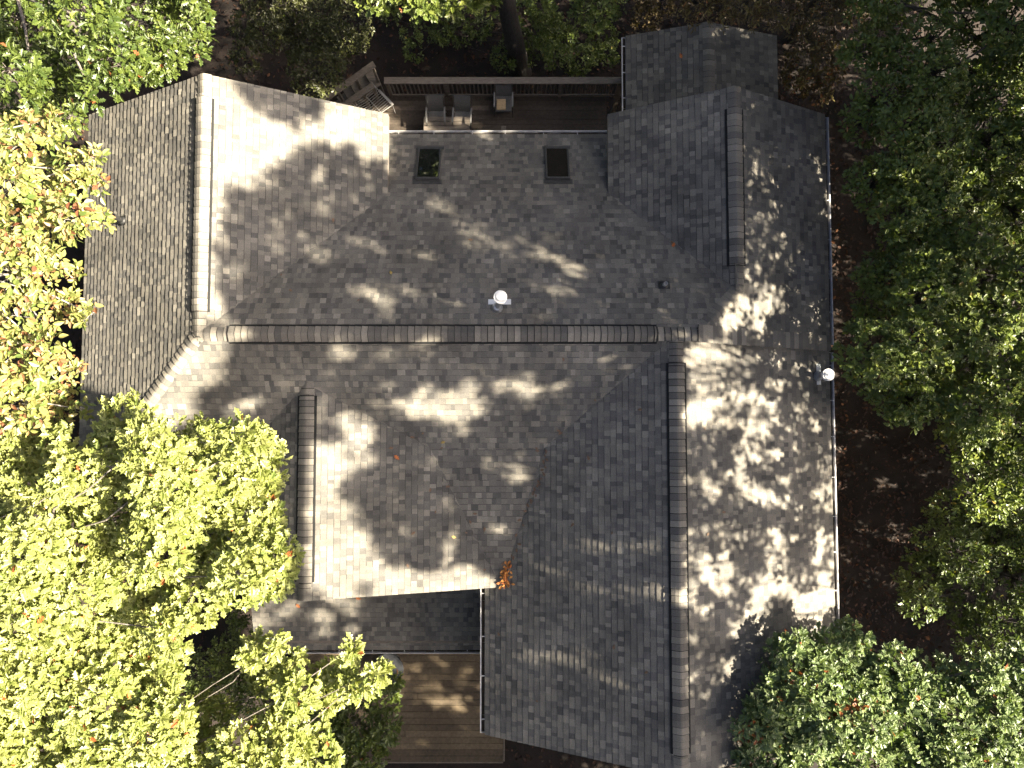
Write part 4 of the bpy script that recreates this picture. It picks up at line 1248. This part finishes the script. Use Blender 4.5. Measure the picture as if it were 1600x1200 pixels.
# the wooded ground and the dim trees behind and to the right of the house
n2 = 7600
x2 = np.concatenate([rg.uniform(-6, 14, n2 // 2), rg.uniform(8.0, 13.5, n2 // 2)])
y2 = np.concatenate([rg.uniform(9.0, 14.5, n2 // 2), rg.uniform(-4.6, 9.0, n2 // 2)])
z2 = np.where(y2 > 9, 4.0, np.where(y2 > -1.5, 8.0, 4.0))
px2, py2 = proj(np.stack([x2, y2, z2], 1))
k2 = keep_density(px2, py2)
s2 = rg.random(n2) < np.minimum(k2, 1) * np.where(y2 > 9, np.where(x2 > 5, 0.45, 0.62), 0.30)
n3 = 13000
x3 = rg.uniform(7.8, 17.0, n3); y3 = rg.uniform(-9.5, 10.5, n3); z3_ = np.zeros(n3)
k3 = keep_density(*proj(np.stack([x3, y3, z3_], 1)))
k3[y3 < -4.6] = 1.0
k3 *= 0.9
s3 = rg.random(n3) < k3
x4 = rg.uniform(-7.0, 0.2, 2000); y4 = rg.uniform(-12.0, -6.3, 2000); z4 = np.full(2000, 0.6)
k4 = keep_density(*proj(np.stack([x4, y4, z4], 1)))
s4 = rg.random(2000) < k4
x5 = np.concatenate([rg.uniform(-5, 7, 2200), rg.uniform(-9, 14, 3800)]); y5 = np.concatenate([rg.uniform(-12.5, -9.2, 2200), rg.uniform(10.2, 15, 3800)]); s5 = rg.random(6000) < 0.85
Q3 = np.concatenate([caster_points(x5[s5], y5[s5], np.zeros(s5.sum()), rg, 4.0), caster_points(x3[s3], y3[s3], z3_[s3], rg, 5.0), caster_points(x4[s4], y4[s4], z4[s4], rg, 5.0)])
Q2 = caster_points(x2[s2], y2[s2], z2[s2], rg, 7.0)
QS = np.concatenate([Q1, Q2, Q3])
trunks = [(17.5, 9.0), (16.2, 5.6), (17.8, 2.6), (16.4, -0.8), (16.0, -3.6), (17.6, -6.6), (16.2, -9.4), (11.5, 15.5)]
names = ['beyond the rear right corner', 'beyond the upper right eave', 'beyond the upper right wing', 'level with the main ridge', 'level with the right flue', 'beyond the lower right wing', 'beyond the front right corner', 'behind the screen porch']
own = np.argmin([(QS[:, 0] - t[0]) ** 2 * 0.3 + (QS[:, 1] - t[1]) ** 2 for t in trunks], 0)
for i, (tx, ty) in enumerate(trunks):
    q = QS[own == i]
    if len(q) < 20: continue
    o = empty('tall_tree', (tx, ty, 0), 'tall leafy tree shading the roof, ' + names[i], 'tree', 'tall trees shading the roof')
    m = MB()
    ztop = min(float(np.percentile(q[:, 2], 60)), 14.0)
    cx = float(np.mean(q[:, 0])); cy = float(np.mean(q[:, 1]))
    tp = [np.array([tx, ty, -0.1]), np.array([tx, ty, ztop * 0.4]), np.array([tx * 0.75 + cx * 0.25, ty * 0.8 + cy * 0.2, ztop * 0.7]), np.array([(tx + cx) / 2, (ty + cy) / 2, ztop])]
    m.tube(tp, [0.34, 0.26, 0.17, 0.05], 10)
    m.build('trunk', M['darkbark'], o, True)
    m = MB()
    lim = q[rg.permutation(len(q))[:46]]
    for e in lim:
        t = np.clip((e[2] - 2.0) / ztop, 0.3, 1.0)
        j = t * 3; j0 = int(min(j, 2)); root = tp[j0] + (tp[j0 + 1] - tp[j0]) * (j - j0)
        branch(m, root, e, 0.03, 0.008, rg, 0.12, 5, 5)
    m.build('branches', M['darkbark'], o, True)
    A = rg.normal(0, 0.5, q.shape) + np.array([0.5, -0.1, 0.7])
    link('crown', leaf_mesh('tall_crown', q, A, 8, 0.20, 'diamond', 500 + i, open_=(0.7, 1.5)), o, M['leaf_green'])

RING = [(-10.5, 17.0, 16, 'behind the house, beyond the left gable'), (-5.2, 16.0, 17, 'behind the house, beyond the diagonal deck stair'), (0.4, 17.5, 17, 'behind the house, beyond the deck railing'),
        (5.6, 18.5, 16, 'behind the house, beyond the screen porch'), (-17.5, 12.5, 16, 'left of the house, beyond the top left oak'), (-19.0, 6.5, 17, 'left of the house, level with the left gable'),
        (-18.5, 0.5, 17, 'left of the house, level with the yellow tree'), (-19.0, -6.0, 17, 'left of the house, level with the front gable'), (-16.5, -12.5, 16, 'beyond the bottom left oak'),
        (-10.0, -16.5, 17, 'in front of the house, below the bottom left oak'), (-3.5, -17.0, 17, 'in front of the house, below the front deck'), (3.0, -17.0, 17, 'in front of the house, below the lower right wing'),
        (9.5, -16.5, 16, 'in front of the house, below the pale oak')]
for i, (tx, ty, zt, where) in enumerate(RING):  # unseen trees added around the house to cut the sky light
    rgn = np.random.default_rng(700 + i)
    lb = [(tx + rgn.normal(0, 1.6), ty + rgn.normal(0, 1.3), rgn.uniform(2.5, zt), rgn.uniform(1.0, 1.6)) for _ in range(26)]
    tree('tall_tree', 'unseen dark tall tree added to cut sky light, ' + where, (tx, ty, 0), lb, 1.0,
         'leaf_dark', 'diamond', 0.36, k=6, dens=7, seed=720 + i, group='unseen trees added to cut sky light', bark='darkbark', trunk_r=0.26, twig=0.0, tint_mu=0.4)

# ------------------------------------------------------------------ fallen leaves
def litter_area(n, x0, x1, y0, y1, rg):
    return np.stack([rg.uniform(x0, x1, n), rg.uniform(y0, y1, n)], 1)


rg = np.random.default_rng(91)
pts = np.concatenate([litter_area(9000, 7.4, 14.5, -9.5, 11, rg), litter_area(2600, -14.5, -9.8, -9, 10, rg), litter_area(4200, -10, 14, 9.5, 15, rg), litter_area(1500, -8, 9, -11, -7, rg)])
gzv = 0.10 * np.sin(pts[:, 0] * 0.9 + 1.3) * np.cos(pts[:, 1] * 0.7) + 0.05 * np.sin(pts[:, 0] * 2.3) * np.sin(pts[:, 1] * 1.9 + 1) - 0.1
b = np.column_stack([pts, gzv + rg.uniform(0.02, 0.06, len(pts))])
ax = np.column_stack([rg.normal(0, 0.35, (len(pts), 2)), np.ones(len(pts))])
lo_ = link('leaf_litter', leaf_mesh('leaf_litter', b, ax, 1, 0.15, 'oval', 92, droop=0.1, open_=(1.2, 1.6), tint_mu=0.45, tint_sd=0.3, hi=1.0), None, M['litter'])
tag(lo_, 'brown and rust coloured fallen leaves covering the shaded ground', 'leaf litter', kind='stuff')


def roof_leaf(kind, size, seed):
    rg = np.random.default_rng(seed)
    half = half_shape('oak' if kind == 'oak' else 'oval')
    lv = [(l - 0.5, w) for l, w in half] + [(l - 0.5, -w) for l, w in half[1:-1]]
    curl = rg.uniform(0.1, 0.5)
    V = np.array([(l * size, w * size, size * (0.10 + curl * abs(w) + 0.25 * l * l)) for l, w in lv])
    h = len(half)
    f1 = np.array([list(range(h))]); f2 = np.array([([0] + list(range(h, 2 * h - 2)) + [h - 1])[::-1]])
    return big_mesh('fallen_leaf', V, [f1, f2])


def put_leaf(me, px, py, rot, mt, label, group):
    P_all = list(SLOPES.values())
    zz = 6.8
    for _ in range(8):
        c = at(px, py, zz); r = float(roof_z(np.array([c[0]]), np.array([c[1]]), 0.05)[0])
        zz = r
    e = 0.02
    n = np.array([0, 0, 1.0])
    for P, poly, _, _ in P_all:
        if in_poly(np.array([c[0]]), np.array([c[1]]), poly)[0] and abs(P(c[0], c[1]) - r) < 1e-3:
            n = plane_frame(P, c[0], c[1])
    o = bpy.data.objects.new('fallen_leaf', me)
    COL.objects.link(o)
    q = Vector(n).to_track_quat('Z', 'Y')
    o.rotation_mode = 'QUATERNION'
    from mathutils import Quaternion
    o.rotation_quaternion = q @ Quaternion((0, 0, 1), rot)
    o.location = Vector(c) + Vector(n) * 0.014
    o.location.z += (r - c[2])
    tag(o, label, 'leaf', group)
    return o


brown = [roof_leaf('oval', 0.11, 1), roof_leaf('oak', 0.13, 2), roof_leaf('oval', 0.08, 3)]
for me in brown: me.materials.append(M['roofleaf_brown'])
orange = roof_leaf('oak', 0.17, 4); orange.materials.append(M['roofleaf_orange'])
yellow = roof_leaf('oval', 0.13, 5); yellow.materials.append(M['roofleaf_yellow'])
VALLEY = [(873, 672), (876, 676), (838, 700), (840, 704), (854, 706), (852, 712), (855, 718), (850, 722), (853, 730), (848, 734), (850, 740), (846, 748), (842, 752), (843, 757), (840, 760), (836, 764), (834, 770), (838, 774),
          (831, 782), (826, 790), (830, 785), (820, 798), (812, 812), (818, 820), (806, 836), (812, 850), (800, 868), (803, 872), (798, 880), (796, 884), (808, 860), (786, 880)]
for i, (a, b_) in enumerate(VALLEY):
    put_leaf(brown[i % 3], a, b_, R.uniform(0, 6.28), None, 'small dry brown leaf caught along the front valley of the roof', 'dry leaves along the front valley')
SPOTS = [(645, 682), (661, 676), (672, 765), (700, 760), (680, 800), (742, 802), (645, 833), (728, 832), (735, 815), (757, 827), (757, 890), (637, 884), (610, 700), (930, 625), (875, 675), (895, 820), (957, 832), (1050, 380),
         (520, 345), (440, 430), (455, 455), (735, 376), (1100, 670), (1105, 834), (920, 715), (560, 470), (880, 560), (1000, 640), (690, 700), (1010, 1050), (960, 1010), (840, 1095), (780, 990), (1130, 800)]
for i, (a, b_) in enumerate(SPOTS):
    put_leaf(brown[(i + 1) % 3], a, b_, R.uniform(0, 6.28), None, 'small scattered brown leaf lying out on the grey shingles', 'leaves scattered over the roof')
put_leaf(orange, 620, 715, 0.8, None, 'single bright orange leaf lying on the shaded front slope', 'bright leaves on the roof')
put_leaf(yellow, 692, 690, 0.4, None, 'yellow leaf on the front slope below the sunlit patch', 'bright leaves on the roof')
put_leaf(yellow, 611, 427, 1.9, None, 'yellow leaf on the rear slope left of the metal flue', 'bright leaves on the roof')
put_leaf(orange, 467, 946, 2.2, None, 'orange leaf on the left half of the porch roof', 'bright leaves on the roof')
put_leaf(orange, 561, 934, 2.9, None, 'orange leaf at the upper edge of the porch roof', 'bright leaves on the roof')
put_leaf(yellow, 709, 839, 1.2, None, 'pale yellow leaf in the middle of the shaded front slope', 'bright leaves on the roof')
put_leaf(orange, 1052, 384, 1.2, None, 'orange leaf on the upper right wing beside its valley', 'bright leaves on the roof')
put_leaf(orange, 1064, 88, 0.3, None, 'orange leaf on the screen porch roof', 'bright leaves on the roof')
# rust coloured heap at the foot of the valley
rg = np.random.default_rng(5)
hb = []
for k in range(90):
    t = rg.uniform(0, 1)
    c = on_plane(P_LRL, 789 + rg.normal(0, 2.6) + 2 * (1 - t), 882 + 34 * t)
    hb.append(c + [0, 0, 0.03 + rg.uniform(0, 0.05)])
hb = np.array(hb)
me = leaf_mesh('leaf_pile', hb, np.column_stack([rg.normal(0, .3, (len(hb), 2)), np.ones(len(hb))]), 1, 0.11, 'oval', 6, droop=0.2, open_=(1.0, 1.6), tint_mu=0.8, tint_sd=0.2, hi=1.0)
tag(link('leaf_pile', me, None, ramp_mat('rust_leaf_pile', 'tint', [(0, (0.12, 0.04, 0.02)), (0.6, (0.34, 0.11, 0.03)), (1, (0.52, 0.24, 0.06))], 0.7, 0.3)),
    'rust orange heap of leaves at the foot of the front valley', 'leaf pile')
